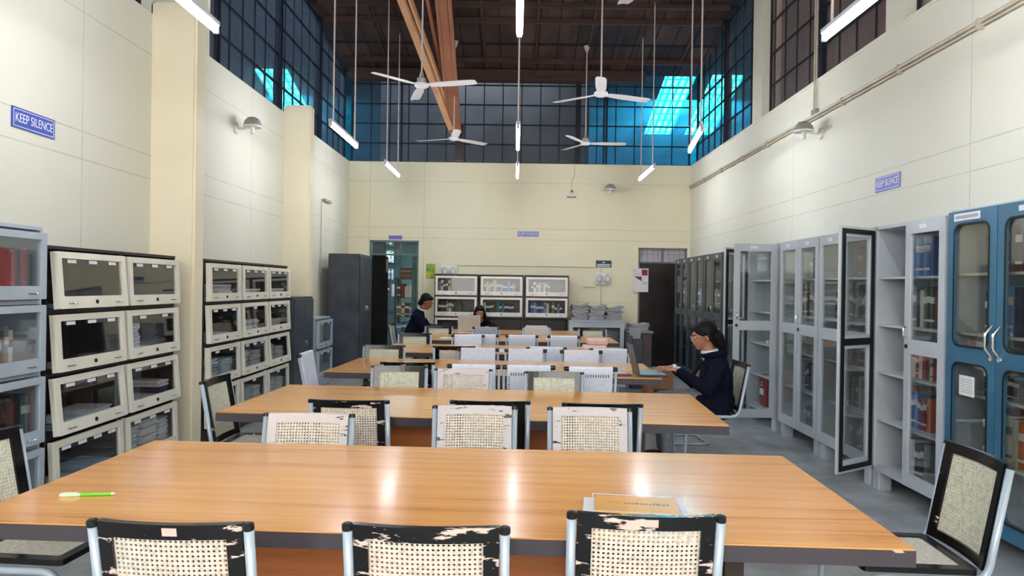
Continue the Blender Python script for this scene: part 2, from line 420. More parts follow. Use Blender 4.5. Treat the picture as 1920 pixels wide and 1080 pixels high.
def text(name, s, size, m, parent, mtx, extrude=0.001, width=None):
    cu = bpy.data.curves.new(name, 'FONT'); cu.body = s; cu.size = size; cu.extrude = extrude; cu.align_x = 'CENTER'; cu.align_y = 'CENTER'
    t = bpy.data.objects.new(name+'_tmp', cu); COL.objects.link(t)
    dg = bpy.context.evaluated_depsgraph_get(); me = bpy.data.meshes.new_from_object(t.evaluated_get(dg))
    bpy.data.objects.remove(t)
    if width:
        xs = [v.co.x for v in me.vertices]; w = max(xs)-min(xs)
        for v in me.vertices: v.co.x *= width/w
    me.materials.clear(); me.materials.append(m)
    me.transform(mtx); o = bpy.data.objects.new(name, me); COL.objects.link(o); o.parent = parent
    return o
# text lying in the XZ plane and readable from -Y
TXZ = Matrix(((1,0,0,0),(0,0,-1,0),(0,1,0,0),(0,0,0,1)))
ORD = ['first','second','third','fourth','fifth','sixth','seventh','eighth','ninth','tenth','eleventh','twelfth','thirteenth','fourteenth','fifteenth','sixteenth','seventeenth','eighteenth']
# ------------------------------------------------------------------ room shell
XL, XR, YB, YF = -3.15, 3.25, 13.0, -3.2
ZS = 3.78                    # sill of the clerestory
ZB = 5.5                     # top of the back glazing
def zc(y): return ZB + 0.17*(YB-y) if y > 4.0 else ZB + 0.17*9.0 - 0.17*(4.0-y)

bm = NB(); box(bm, -9, 9, YF-0.2, 22, -0.12, 0); struct('floor', bm, M_['floor'])

# ceiling: boarded timber roof, rising from the back wall to a ridge over the near tables
def ceil_mat():
    m, nt, b = newmat('dark_ceiling_boards'); N = nt.nodes; L = nt.links
    g = N.new('ShaderNodeNewGeometry'); mp = N.new('ShaderNodeMapping'); mp.inputs['Scale'].default_value = (1,0.25,0.25); L.new(g.outputs['Position'], mp.inputs[0])
    br = N.new('ShaderNodeTexBrick'); br.inputs['Scale'].default_value = 1; br.inputs['Brick Width'].default_value = 0.33; br.inputs['Row Height'].default_value = 0.3
    br.offset = 0.0; br.inputs['Mortar Size'].default_value = 0.012; br.inputs['Bias'].default_value = 0
    br.inputs['Color1'].default_value = col4(srgb(104,82,76)); br.inputs['Color2'].default_value = col4(srgb(66,55,56)); br.inputs['Mortar'].default_value = col4(srgb(28,20,20))
    L.new(mp.outputs[0], br.inputs['Vector'])
    nz = N.new('ShaderNodeTexNoise'); nz.inputs['Scale'].default_value = 3; nz.inputs['Detail'].default_value = 8; L.new(mp.outputs[0], nz.inputs['Vector'])
    cr = N.new('ShaderNodeValToRGB'); cr.color_ramp.elements[0].color = (0.4,0.36,0.34,1); cr.color_ramp.elements[1].color = (1.1,1.0,0.95,1)
    cr.color_ramp.elements[0].position = 0.35; cr.color_ramp.elements[1].position = 0.65; L.new(nz.outputs[0], cr.inputs[0])
    mx = N.new('ShaderNodeMix'); mx.data_type = 'RGBA'; mx.blend_type = 'MULTIPLY'; mx.inputs[0].default_value = 1
    L.new(br.outputs[0], mx.inputs[6]); L.new(cr.outputs[0], mx.inputs[7]); L.new(mx.outputs[2], b.inputs['Base Color']); b.inputs['Roughness'].default_value = 0.7
    return m
M_['ceil'] = ceil_mat()
bm = NB()
for (ya, yb) in ((4.0, YB+0.1), (YF-0.2, 4.0)):
    za, zb = zc(ya+1e-4), zc(yb)
    if yb == 4.0: za, zb = zc(ya), zc(4.0)
    vs = [bm.verts.new(p) for p in ((XL-0.3,ya,za),(XR+0.3,ya,za),(XR+0.3,yb,zb),(XL-0.3,yb,zb),(XL-0.3,ya,za+.15),(XR+0.3,ya,za+.15),(XR+0.3,yb,zb+.15),(XL-0.3,yb,zb+.15))]
    for f in ((0,1,2,3),(7,6,5,4),(0,4,5,1),(1,5,6,2),(2,6,7,3),(3,7,4,0)): bm.faces.new([vs[i] for i in f])
struct('ceiling', bm, M_['ceil'])
# purlins under the boards (part of the roof structure)
n = 10
for y in (12.5, 11.2, 10.75, 9.4, 8.2, 7.0, 5.8, 4.8):
    bm = NB(); z = zc(y); box(bm, XL, XR, y-0.03, y+0.03, z-0.08, z-0.002)
    struct('trim_%d' % n, bm, M_['beam']); n += 1
for x in (-2.4, -1.5, -0.6, 0.3, 1.2, 2.1, 2.9):
    bm = NB(); z1 = zc(4.2)-0.002; z0 = zc(12.9)-0.002
    vs = [bm.verts.new(p) for p in ((x-.02,4.2,z1),(x+.02,4.2,z1),(x+.02,12.9,z0),(x-.02,12.9,z0),(x-.02,4.2,z1-.05),(x+.02,4.2,z1-.05),(x+.02,12.9,z0-.05),(x-.02,12.9,z0-.05))]
    for f in ((0,1,2,3),(7,6,5,4),(0,4,5,1),(1,5,6,2),(2,6,7,3),(3,7,4,0)): bm.faces.new([vs[i] for i in f])
    struct('trim_%d' % n, bm, M_['beam']); n += 1
# header beam over the back glazing
bm = NB(); box(bm, XL, 2.35, 12.86, 13.06, 5.30, 5.5); struct('trim_%d' % n, bm, M_['beam']); n += 1

# walls
bm = NB()   # back wall with a doorway at the left and a darker door at the right
DL0, DL1, DLZ = -2.75, -1.83, 2.31
DR0, DR1, DRZ = 2.29, 3.20, 2.24
box(bm, XL-0.2, DL0, YB, YB+0.2, 0, ZS); box(bm, DL1, DR0, YB, YB+0.2, 0, ZS); box(bm, DR1, XR+0.2, YB, YB+0.2, 0, ZS)
box(bm, DL0, DL1, YB, YB+0.2, DLZ, ZS); box(bm, DR0, DR1, YB, YB+0.2, DRZ, ZS)
struct('wall_back', bm, M_['wall_back'])
bm = NB()   # left wall: solid to the sill, piers between glazing
box(bm, XL-0.25, XL, YF, YB+0.2, 0, ZS)
box(bm, XL-0.25, XL, 5.94, 7.04, ZS, zc(7.04)+0.0)
struct('wall_left', bm, M_['wall_side'])
bm = NB()
box(bm, XR, XR+0.25, YF, YB+0.2, 0, ZS)
box(bm, XR-0.0, XR+0.25, 9.29, 9.66, ZS, zc(9.66)); box(bm, XR, XR+0.25, 5.88, 6.18, ZS, zc(6.18))
struct('wall_right', bm, M_['wall_side'])
bm = NB(); box(bm, XL-0.25, XR+0.25, YF-0.2, YF, 0, zc(YF)+0.05); struct('wall_front', bm, M_['wall_side'])

# columns on the left wall, flat tops just above the sill
for i, (y0, y1, xf) in enumerate(((5.94, 6.14, -2.77), (9.33, 9.50, -2.79))):
    bm = NB(); box(bm, XL-0.01, xf, y0, y1, 0, 3.885); 
    bmesh.ops.bevel(bm, geom=[e for e in bm.edges if abs(e.verts[0].co.z-e.verts[1].co.z) < 1e-4 and e.verts[0].co.z > 3 or (abs(e.verts[0].co.x-xf) < 1e-3 and abs(e.verts[1].co.x-xf) < 1e-3)], offset=0.02, segments=2, affect='EDGES')
    struct('trim_%d' % n, bm, M_['column']); n += 1
# shallow capping on top of the wall (white ledge)
bm = NB(); box(bm, XR-0.012, XR, YF, YB, ZS-0.03, ZS+0.004); struct('trim_%d' % n, bm, M_['reveal']); n += 1
bm = NB(); box(bm, XL, XR, YB-0.012, YB, ZS-0.03, ZS+0.004); struct('trim_%d' % n, bm, M_['wall_back']); n += 1
# baseboards
bm = NB(); box(bm, XL, XL+0.012, YF, YB, 0, 0.1); struct('baseboard_left', bm, M_['dsteel'])
bm = NB(); box(bm, XR-0.012, XR, YF, YB, 0, 0.1); struct('baseboard_right', bm, M_['dsteel'])
bm = NB(); box(bm, DL1+0.05, DR0-0.05, YB-0.012, YB, 0, 0.1); struct('baseboard_back', bm, M_['dsteel'])

# clerestory glazing: bars in a 0.36 m grid, panes, heavier posts
def glazing(idx, axis, pos, a0, a1, ztop, posts, pane_mat, pitch=0.36, rowp=0.375, extra=()):
    w = bpy.data.objects.new('window_%d' % idx, None); COL.objects.link(w); w['kind'] = 'structure'
    def bx(bm, a_0, a_1, z0, z1, t, mi=0):
        if axis == 'X': box(bm, a_0, a_1, pos-t, pos+t, z0, z1, mi)
        else: box(bm, pos-t, pos+t, a_0, a_1, z0, z1, mi)
    zt = ztop if callable(ztop) else (lambda a: ztop)
    bm = NB(); zmax = max(zt(a0), zt(a1)); k = 1
    while ZS + rowp*k < zmax:
        z = ZS+rowp*k; bx(bm, a0, a1, z-0.012, z+0.012, 0.012); k += 1
    a = a0+0.02; k = 0
    while a < a1:
        bx(bm, a-0.009, a+0.009, ZS, zt(a), 0.011); a += pitch
    bx(bm, a0, a1, ZS, ZS+0.025, 0.02)
    bx(bm, a0, a0+0.03, ZS, zt(a0), 0.02); bx(bm, a1-0.03, a1, ZS, zt(a1), 0.02)
    o = obj('window_bars', bm, M_['mullion'], w)
    bm = NB()
    for p in posts: bx(bm, p-0.045, p+0.045, ZS, zt(p), 0.05)
    for p in extra: bx(bm, p-0.015, p+0.015, ZS, zt(p), 0.03)
    if posts or extra: obj('window_post', bm, M_['mullionthick'], w)
    bm = NB(); n_ = 12
    for i in range(n_):
        p, q = a0+(a1-a0)*i/n_, a0+(a1-a0)*(i+1)/n_
        bx(bm, p, q, ZS, max(zt(p), zt(q)), 0.003)
    bmesh.ops.remove_doubles(bm, verts=list(bm.verts), dist=1e-5)
    obj('window_pane', bm, pane_mat, w)
    return w
glazing(1, 'X', YB+0.1, XL, XR, ZB+0.0, (1.13,), M_['glassw'], 0.355, 0.372, extra=(-2.2, 1.62, 1.67))
glazing(2, 'Y', XL-0.12, 7.04, YB+0.05, zc, (9.40, 11.27), M_['glassw'], 0.37, 0.40, extra=(7.50,))
glazing(3, 'Y', XL-0.12, -3.0, 5.94, zc, (4.9, 3.0), M_['glassw'], 0.37, 0.40)
glazing(4, 'Y', XR+0.12, 9.66, YB+0.05, zc, (11.2,), M_['glassw'], 0.37, 0.40)
glazing(5, 'Y', XR+0.12, 6.18, 9.29, zc, (7.67,), M_['glassr'], 0.37, 0.42)
glazing(6, 'Y', XR+0.12, -3.0, 5.88, zc, (4.4, 2.4), M_['glassr'], 0.37, 0.42)

# ---- the neighbouring hall seen through the glazing
M_['outer_dark'] = nmat('dark_outer_roof_sheets', srgb(58,60,66), srgb(84,88,94), 1.5, 0.8)
M_['outer_blue'] = nmat('blue_grey_outer_wall', srgb(74,94,116), srgb(96,118,140), 1.2, 0.8)
M_['outer_brown'] = nmat('brown_grey_outer_wall', srgb(150,132,126), srgb(176,156,148), 1.5, 0.8)
M_['nextroom'] = mat('next_room_teal_paint', srgb(120,144,144), 0.7)
def teal_mat():
    m, nt, b = newmat('teal_translucent_roof_sheet'); N = nt.nodes; L = nt.links
    g = N.new('ShaderNodeNewGeometry')
    br = N.new('ShaderNodeTexBrick'); br.inputs['Scale'].default_value = 1; br.inputs['Brick Width'].default_value = 0.16; br.inputs['Row Height'].default_value = 0.30; br.offset = 0
    br.inputs['Mortar Size'].default_value = 0.03
    br.inputs['Color1'].default_value = (0.25,1.0,0.9,1); br.inputs['Color2'].default_value = (0.10,0.9,0.85,1); br.inputs['Mortar'].default_value = (0.0,0.42,0.45,1)
    L.new(g.outputs['Position'], br.inputs['Vector'])
    L.new(br.outputs[0], b.inputs['Emission Color']); b.inputs['Emission Strength'].default_value = SKY_TEAL; b.inputs['Base Color'].default_value = (0,0.4,0.4,1)
    return m
M_['teal'] = teal_mat()
def zr(y): return 11.4-0.3*y
def sheet(bm, x0, x1, y0, y1, t, mi=0, dz=0.0):
    vs = [bm.verts.new((x, y, zr(y)+d+dz)) for (x, y) in ((x0,y0),(x1,y0),(x1,y1),(x0,y1)) for d in (0, t)]
    for f in ((0,2,4,6),(1,7,5,3),(0,1,3,2),(2,3,5,4),(4,5,7,6),(6,7,1,0)): bm.faces.new([vs[i] for i in f])
bm = NB()
cuts = [(-8.9,-6.25),(-5.45,3.45),(4.18,4.55),(5.3,8.9)]
for a, b_ in cuts: sheet(bm, a, b_, 13.25, 20.8, 0.06)
for a, b_ in ((-6.25,-5.45),(3.45,4.18),(4.55,5.3)): sheet(bm, a, b_, 13.25, 16.3, 0.06); sheet(bm, a, b_, 19.0, 20.8, 0.06)
struct('ceiling_annex', bm, M_['outer_dark'])
for i, (a, b_) in enumerate(((-6.25,-5.45),(3.45,4.18),(4.55,5.3))):
    bm = NB(); sheet(bm, a, b_, 16.3, 19.0, 0.02)
    w = struct('window_%d' % (11+i), bm, M_['teal'])
    L_ = bpy.data.lights.new('roof_light_glow', 'AREA'); L_.shape = 'RECTANGLE'; L_.size = 0.7; L_.size_y = 2.6; L_.energy = 520 if i else 260; L_.color = (0.02,0.62,0.95)  # added teal lamp under each sheet, aimed at the far wall, imitating its daylight
    lo = bpy.data.objects.new('roof_light_glow', L_); COL.objects.link(lo); lo.location = ((a+b_)/2, 17.2, zr(17.2)-0.25); lo.rotation_euler = (math.radians(58),0,0); lo['kind'] = 'structure'
bm = NB(); box(bm, -8.9, 8.9, 20.8, 21.0, 0, 5.3); struct('wall_annex_far', bm, M_['outer_blue'])
bm = NB(); box(bm, -9.0, -8.9, -3, 21, 0, 8.5); struct('wall_annex_left', bm, M_['outer_blue'])
bm = NB(); box(bm, 8.9, 9.0, 9, 21, 0, 8.5); struct('wall_annex_right', bm, M_['outer_dark'])
bm = NB(); box(bm, -8.9, XL-0.3, -3, 13.25, 7.5, 7.6); box(bm, XR+.3, 8.9, -3, 13.25, 7.5, 7.6); struct('ceiling_annex_side', bm, M_['outer_dark'])
bm = NB(); box(bm, 4.7, 4.8, -3, 9.0, 0, 7.5); struct('wall_annex_brown', bm, M_['outer_brown'])
bm = NB(); box(bm, 1.28, 1.36, 13.3, 20.8, 0, 7.3); struct('wall_annex_divider', bm, M_['outer_dark'])  # added partition that keeps the teal light on the right
bm = NB(); box(bm, -2.9, 1.28, 14.6, 14.7, 2.9, 6.95); struct('wall_annex_screen', bm, nmat('grey_outer_boards', srgb(74,75,78), srgb(100,101,104), 1.3, 0.8))
L_ = bpy.data.lights.new('annex_lamp', 'AREA'); L_.size = 2.5; L_.size_y = 0.5; L_.shape = 'RECTANGLE'; L_.energy = 24; L_.color = (0.95,0.97,1.0)  # added fill light for the grey boards behind the middle panes
lo = bpy.data.objects.new('annex_lamp', L_); COL.objects.link(lo); lo.location = (-0.8, 13.9, 6.6); lo['kind'] = 'structure'
L_ = bpy.data.lights.new('annex_lamp', 'AREA'); L_.size = 2.5; L_.size_y = 6.0; L_.shape = 'RECTANGLE'; L_.energy = 200; L_.color = (0.55,0.75,1.0)  # added cool fill that brightens the view through the left glazing
lo = bpy.data.objects.new('annex_lamp', L_); COL.objects.link(lo); lo.location = (-6.0, 9.0, 7.4); lo['kind'] = 'structure'
L_ = bpy.data.lights.new('annex_lamp', 'AREA'); L_.size = 0.8; L_.size_y = 8.0; L_.shape = 'RECTANGLE'; L_.energy = 90; L_.color = (1.0,0.93,0.88)  # added warm fill for the brown wall beyond the right glazing
lo = bpy.data.objects.new('annex_lamp', L_); COL.objects.link(lo); lo.location = (4.1, 5.0, 7.4); lo['kind'] = 'structure'
bm = NB(); box(bm, 4.58, 4.70, 8.15, 8.35, 0, 7.5); box(bm, 4.58, 4.70, 5.0, 5.2, 0, 7.5); struct('trim_annex_post', bm, M_['outer_dark'])

# timber struts fanning from a node on the back wall
t = thing('roof_strut_cluster', 'tan and red-brown timber struts fanning up from the back glazing to the roof', 'roof struts', (-1.15, 12.75, ZS))
def plank(name, p0, p1, w, th, m):
    p0, p1 = Vector(p0)-Vector((-1.15,12.75,ZS)), Vector(p1)-Vector((-1.15,12.75,ZS)); d = (p1-p0); L_ = d.length; d.normalize()
    x = Vector((1,0,0)); x = (x-d*x.dot(d)).normalized(); y = d.cross(x)
    b2 = NB(); box(b2, -w/2, w/2, -th/2, th/2, 0, L_)
    mt = Matrix((x, y, d)).transposed().to_4x4(); mt.translation = p0
    return obj(name, b2, m, t, loc=p0, rot=Matrix((x,y,d)).transposed().to_euler())
zt_ = zc(9.7)-0.1
plank('timber_strut', (-1.22,12.62,4.35), (-1.86,9.5,zt_), 0.10, 0.10, M_['beamlight'])
plank('timber_strut', (-1.14,12.66,4.40), (-1.72,9.7,zt_), 0.045, 0.12, M_['beamlight'])
for k, (xa, xb, w_) in enumerate(((-1.25,-1.23,0.05),(-1.19,-1.17,0.06),(-1.13,-1.11,0.06),(-1.07,-1.04,0.06))):
    plank('timber_plank', (xa,12.72,4.3), (xb,9.9,zc(9.9)-0.1), w_, 0.09, M_['beammid'])
plank('timber_plank', (-1.27,12.72,4.7), (-1.40,9.9,zc(9.9)-0.1), 0.05, 0.08, M_['beammid'])
plank('timber_post', (-1.08,12.78,ZS), (-1.08,12.78,4.45), 0.16, 0.10, M_['legdark'])

# ------------------------------------------------------------------ hanging tube lights
def tube_light():
    t = thing('tube_light', '', 'tube light', (0,0,0), 0, 'hanging fluorescent tube lights')
    bm = NB(); sweep(bm, [(0,-0.6,0),(0,0.6,0)], 0.02, 12); obj('light_tube', bm, M_['tubelight'], t, smooth=True)
    bm = NB(); box(bm, -0.024, 0.024, -0.62, 0.62, 0.028, 0.062); bevel_all(bm, 0.004, 1)
    for s in (-1, 1): box(bm, -0.016, 0.016, s*0.612-0.012, s*0.612+0.012, -0.02, 0.03)
    obj('batten', bm, M_['lampbody'], t)
    for s in (-0.5, 0.5):
        bm = NB(); sweep(bm, [(0,s,0.06),(0,s,1.0)], 0.009, 8); obj('suspension_rod', bm, M_['rod'], t, smooth=True)
    return t
TL0 = tube_light(); used = False
rows = [('left', -2.02), ('middle', 0.0), ('right', 2.02)]
for yi, (yc, zz, wh) in enumerate(((4.0, 3.16, 'nearest'), (8.07, 3.2, 'second'), (11.2, 3.33, 'farthest'), (0.2, 3.16, 'overhead'), (-2.2, 3.16, 'rearmost'))):
    for (nm, x) in rows:
        lab = 'lit fluorescent tube on two cream rods, %s of the %s row' % (wh, nm)
        xx = x*(1.0 if nm != 'middle' else 1)
        ry = 0.0
        if nm == 'right': ry = {8.07:-0.14}.get(yc, 0); xx = {8.07:2.06, 11.2:2.08}.get(yc, x)
        o = dup(TL0, (xx, yc, zz), ry, lab, 'hanging fluorescent tube lights') if used else TL0
        if not used: o.location = (xx, yc, zz); o['label'] = lab; used = True
        for ch in o.children:
            if ch.name.startswith('suspension_rod'):
                # each rod reaches the boards above it
                yy = yc + (0.5 if any(True for _ in [0]) else 0)
                ys = [v.co.y for v in ch.data.vertices]; ym = sum(ys)/len(ys)
                zz2 = zc(yc+ym)-0.005-zz
                me = ch.data.copy(); ch.data = me
                zmin = min(v.co.z for v in me.vertices)
                for v in me.vertices:
                    if v.co.z > zmin+0.3: v.co.z = zz2

# ------------------------------------------------------------------ ceiling fans
def fan(x, y, z, ang, label):
    t = thing('ceiling_fan', label, 'ceiling fan', (x,y,z), ang, 'white ceiling fans')
    bm = NB(); lathe(bm, [(0,-0.03),(0.06,-0.028),(0.085,-0.015),(0.09,0),(0.085,0.02),(0.05,0.03),(0,0.03)], 28); obj('hub', bm, M_['fanwhite'], t, smooth=True)
    bm = NB(); lathe(bm, [(0,0.03),(0.05,0.03),(0.06,0.05),(0.055,0.085),(0.03,0.10),(0.022,0.14),(0.012,0.17),(0,0.17)], 24); obj('motor_cup', bm, M_['fanmotor'], t, smooth=True)
    bm = NB(); sweep(bm, [(0,0,0.16),(0,0,zc(y)-z-0.04)], 0.0105, 10)
    lathe(bm, [(0.012,zc(y)-z-0.14),(0.05,zc(y)-z-0.05),(0.055,zc(y)-z-0.02),(0,zc(y)-z-0.02)], 20); obj('down_rod', bm, M_['rod'], t, smooth=True)
    for k in range(3):
        bm = NB(); n_ = 10
        prof = [(0.10+0.60*i/n_) for i in range(n_+1)]
        top = []; 
        for i, rr in enumerate(prof):
            wdt = 0.046+0.020*min(1, i/n_*3); 
            if i == n_: wdt *= 0.75
            tw = -0.15
            row = []
            for s in (-1, -0.33, 0.33, 1):
                yy = s*wdt; row.append((rr, yy*math.cos(tw), yy*math.sin(tw)+0.006*(1-s*s)))
            top.append(row)
        va = [[bm.verts.new(p) for p in r_] for r_ in top]; vb = [[bm.verts.new((p[0],p[1],p[2]-0.004)) for p in r_] for r_ in top]
        for i in range(n_):
            for j in range(3):
                bm.faces.new((va[i][j],va[i+1][j],va[i+1][j+1],va[i][j+1])); bm.faces.new((vb[i][j+1],vb[i+1][j+1],vb[i+1][j],vb[i][j]))
            bm.faces.new((va[i][0],vb[i][0],vb[i+1][0],va[i+1][0])); bm.faces.new((va[i][3],va[i+1][3],vb[i+1][3],vb[i][3]))
        bm.faces.new([va[0][j] for j in range(4)]+[vb[0][j] for j in (3,2,1,0)]); bm.faces.new([va[-1][j] for j in (3,2,1,0)]+[vb[-1][j] for j in range(4)])
        box(bm, 0.06, 0.13, -0.02, 0.02, -0.004, 0.004)
        obj('blade', bm, M_['fanwhite'], t, rot=(0,0,2*PI*k/3), smooth=True)
    return t
fan(-1.19, 8.5, 3.93, math.radians(-15), 'white three-blade fan before the tan timber strut, nearer of the left pair')
fan(1.02, 8.6, 3.88, math.radians(-97), 'white three-blade fan, nearer of the two whole fans on the right')
fan(-1.10, 11.9, 4.00, math.radians(-80), 'white three-blade fan hanging low in front of the strut node')
fan(1.17, 12.0, 3.97, math.radians(0), 'white three-blade fan in front of the teal-lit back glazing')
fan(1.06, 5.35, 3.95, math.radians(104), 'white ceiling fan with only a blade tip showing at the top edge')

# ------------------------------------------------------------------ wall fittings
def keep_silence(label, loc, rotz, w, h, m, words='KEEP SILENCE'):
    t = thing('keep_silence_sign', label, 'sign', loc, rotz, 'keep silence signs')
    bm = NB(); box(bm, -w/2, w/2, -0.008, 0, -h/2, h/2); obj('sign_board', bm, m, t)
    bm = NB(); plate(bm, rrect(-w/2+.012,-h/2+.010,w/2-.012,h/2-.010,0), [rrect(-w/2+.016,-h/2+.014,w/2-.016,h/2-.014,0)], -0.0088, -0.008); obj('sign_border', bm, M_['signtext'], t)
    text('lettering', words, h*0.62, M_['signtext'], t, Matrix.Translation((0,-0.0092,0)) @ TXZ, 0.0006, width=w*0.86)
    return t
keep_silence('blue sign reading KEEP SILENCE on the left wall', (XL+0.001, 4.49, 2.50), PI/2, 0.40, 0.13, M_['signblue'])
keep_silence('blue sign reading KEEP SILENCE on the right wall', (XR-0.001, 6.10, 2.445), -PI/2, 0.40, 0.13, M_['signlilac'])
keep_silence('small blue sign reading KEEP SILENCE on the back wall', (0.22, YB-0.001, 2.465), 0, 0.40, 0.10, M_['signlilac'])
t = thing('door_sign', 'faded plain violet plate above the left doorway', 'sign', (-2.27, YB-0.001, 2.36), 0)
bm = NB(); box(bm, -0.125, 0.125, -0.008, 0, -0.03, 0.04); obj('sign_board', bm, M_['signlilac'], t)

def wall_lamp(label, loc, rotz):
    t = thing('wall_lamp', label, 'wall lamp', loc, rotz, 'domed wall lamps')
    mtx = Matrix.Rotation(PI/2, 4, 'X')
    bm = NB(); lathe(bm, [(0,0),(0.06,0),(0.06,0.02),(0.03,0.03),(0,0.03)], 24, mtx=mtx); obj('wall_plate', bm, M_['whitepl'], t, smooth=True)
    bm = NB(); sweep(bm, [(0,-0.02,0),(0,-0.10,0.0),(0,-0.17,0.03)], 0.014, 8); obj('arm', bm, M_['whitepl'], t, smooth=True)
    bm = NB(); lathe(bm, [(0.095,0.02),(0.097,0.04),(0.088,0.075),(0.065,0.108),(0.035,0.124),(0,0.128)], 28, mtx=Matrix.Translation((0,-0.19,0)))
    lathe(bm, [(0.09,0.02),(0.09,0.04),(0.082,0.072),(0.06,0.102),(0.03,0.118),(0,0.12)], 28, mtx=Matrix.Translation((0,-0.19,0)))
    obj('dome_shade', bm, M_['greypl'], t, smooth=True)
    bm = NB(); lathe(bm, [(0.095,0.012),(0.10,0.012),(0.10,0.03),(0.09,0.03),(0.0,0.026),(0,0.02),(0.095,0.012)], 28, mtx=Matrix.Translation((0,-0.19,0))); obj('rim', bm, M_['whitepl'], t, smooth=True)
    bm = NB(); lathe(bm, [(0,-0.06),(0.02,-0.058),(0.024,-0.04),(0.022,0.02),(0,0.02)], 16, mtx=Matrix.Translation((0,-0.19,0))); obj('bulb', bm, M_['whitepl'], t, smooth=True)
wall_lamp('grey domed wall lamp between the two cream columns', (XL, 7.72, 3.20), PI/2)
wall_lamp('grey domed wall lamp just under the long wall pipe', (XR, 7.45, 3.17), -PI/2)
wall_lamp('grey domed wall lamp high on the back wall', (1.72, YB, 3.27), 0)

# long conduit on the right wall
t = thing('wall_pipe', 'cream double conduit running the length of the right wall under the windows', 'pipe', (XR-0.03, 5.0, 3.39))
for dz in (0, -0.035):
    bm = NB(); sweep(bm, [(0,-5.5,dz),(0,7.95,dz)], 0.016 if dz == 0 else 0.010, 8); obj('conduit', bm, M_['pipe'], t, smooth=True)
for k in range(12):
    bm = NB(); y = -4.2+k*1.02; box(bm, -0.02, 0.03, y-0.012, y+0.012, -0.055, 0.022); obj('clip', bm, M_['pipe'], t)
bm = NB(); box(bm, -0.03, 0.03, -1.25, -1.05, -0.04, 0.05); bevel_all(bm, 0.008, 1); obj('junction_box', bm, M_['pipe'], t)
t = thing('conduit_drop', 'pair of thin cream conduits dropping from the right window to the pipe', 'pipe', (XR-0.02, 7.60, 3.40))
for dy in (0, -0.05):
    bm = NB(); sweep(bm, [(0,dy,0.01),(0,dy,1.9)], 0.009, 8); obj('conduit', bm, M_['pipe'], t, smooth=True)
bm = NB(); box(bm, -0.02, 0.02, -0.08, 0.03, -0.0, 0.06); obj('junction_box', bm, M_['greypl'], t)
# back wall conduits
t = thing('wall_conduit', 'thin cream conduit above the back bookcases ending over the white twin lamp', 'pipe', (0, YB-0.008, 1.86))
bm = NB(); sweep(bm, fillet([(-1.28,0,-0.09),(-1.28,0,0),(1.6,0,0),(1.6,0,-0.10)], 0.02, 3), 0.007, 6); obj('conduit', bm, M_['pipe'], t, smooth=True)
t = thing('wall_conduit', 'short vertical conduit below the white twin lamp on the back wall', 'pipe', (1.6, YB-0.008, 1.2))
bm = NB(); sweep(bm, [(0,0,-0.3),(0,0,0.33)], 0.008, 6); obj('conduit', bm, M_['pipe'], t, smooth=True)
t = thing('wall_bracket', 'thin metal bracket and conduit on the left wall past the far column', 'bracket', (XL, 11.1, 2.84))
bm = NB(); sweep(bm, fillet([(0.02,0,-1.2),(0.02,0,0),(0.02,0.55,0.0)], 0.03, 3), 0.008, 6); obj('conduit', bm, M_['pipe'], t, smooth=True)
bm = NB(); box(bm, 0.0, 0.05, 0.1, 0.5, -0.02, 0.015); obj('bar', bm, M_['greypl'], t)
# camera on the back wall
t = thing('security_camera', 'small white security camera with a plate and cable on the back wall', 'camera', (1.02, YB, 3.27))
bm = NB(); lathe(bm, [(0,0),(0.045,0),(0.045,0.03),(0.03,0.06),(0,0.06)], 20, mtx=Matrix.Rotation(PI/2,4,'X')); obj('housing', bm, M_['whitepl'], t, smooth=True)
bm = NB(); lathe(bm, [(0,0.058),(0.02,0.058),(0.018,0.075),(0,0.08)], 16, mtx=Matrix.Rotation(PI/2,4,'X')); obj('lens', bm, M_['blackcap'], t, smooth=True)
bm = NB(); box(bm, -0.09, 0.09, -0.01, 0, -0.12, -0.085); obj('name_plate', bm, M_['greypl'], t)
bm = NB(); sweep(bm, fillet([(0,-0.01,0.04),(0,-0.01,0.22),(0.05,-0.01,0.30),(0.05,-0.01,0.5)], 0.02, 3), 0.005, 6); obj('cable', bm, M_['pipe'], t, smooth=True)
# emergency lights
def twin_lamp(label, loc):
    t = thing('emergency_light', label, 'emergency light', loc, 0, 'twin emergency lights')
    bm = NB(); box(bm, -0.155, 0.155, -0.05, 0, -0.13, 0.10); bevel_all(bm, 0.02, 2); obj('housing', bm, M_['whitepl'], t, smooth=True)
    for s in (-1, 1):
        bm = NB(); lathe(bm, [(0,0.05),(0.062,0.05),(0.07,0.06),(0.062,0.085),(0.03,0.095),(0,0.097)], 24, mtx=Matrix.Translation((s*0.075,0,-0.01)) @ Matrix.Scale(1.3,4,(0,0,1)) @ Matrix.Rotation(PI/2,4,'X'))
        obj('lamp_head', bm, M_['greypl'] if False else M_['whitepl'], t, smooth=True)
        bm = NB(); lathe(bm, [(0.042,0.092),(0.05,0.092),(0.05,0.099),(0.042,0.101)], 24, mtx=Matrix.Translation((s*0.075,0,-0.01)) @ Matrix.Scale(1.3,4,(0,0,1)) @ Matrix.Rotation(PI/2,4,'X'))
        obj('lamp_ring', bm, M_['greypl'], t, smooth=True)
twin_lamp('white twin emergency light under the dark green sign', (1.63, YB, 1.66))
twin_lamp('white twin emergency light standing above the left back bookcase', (-1.25, YB, 1.76))
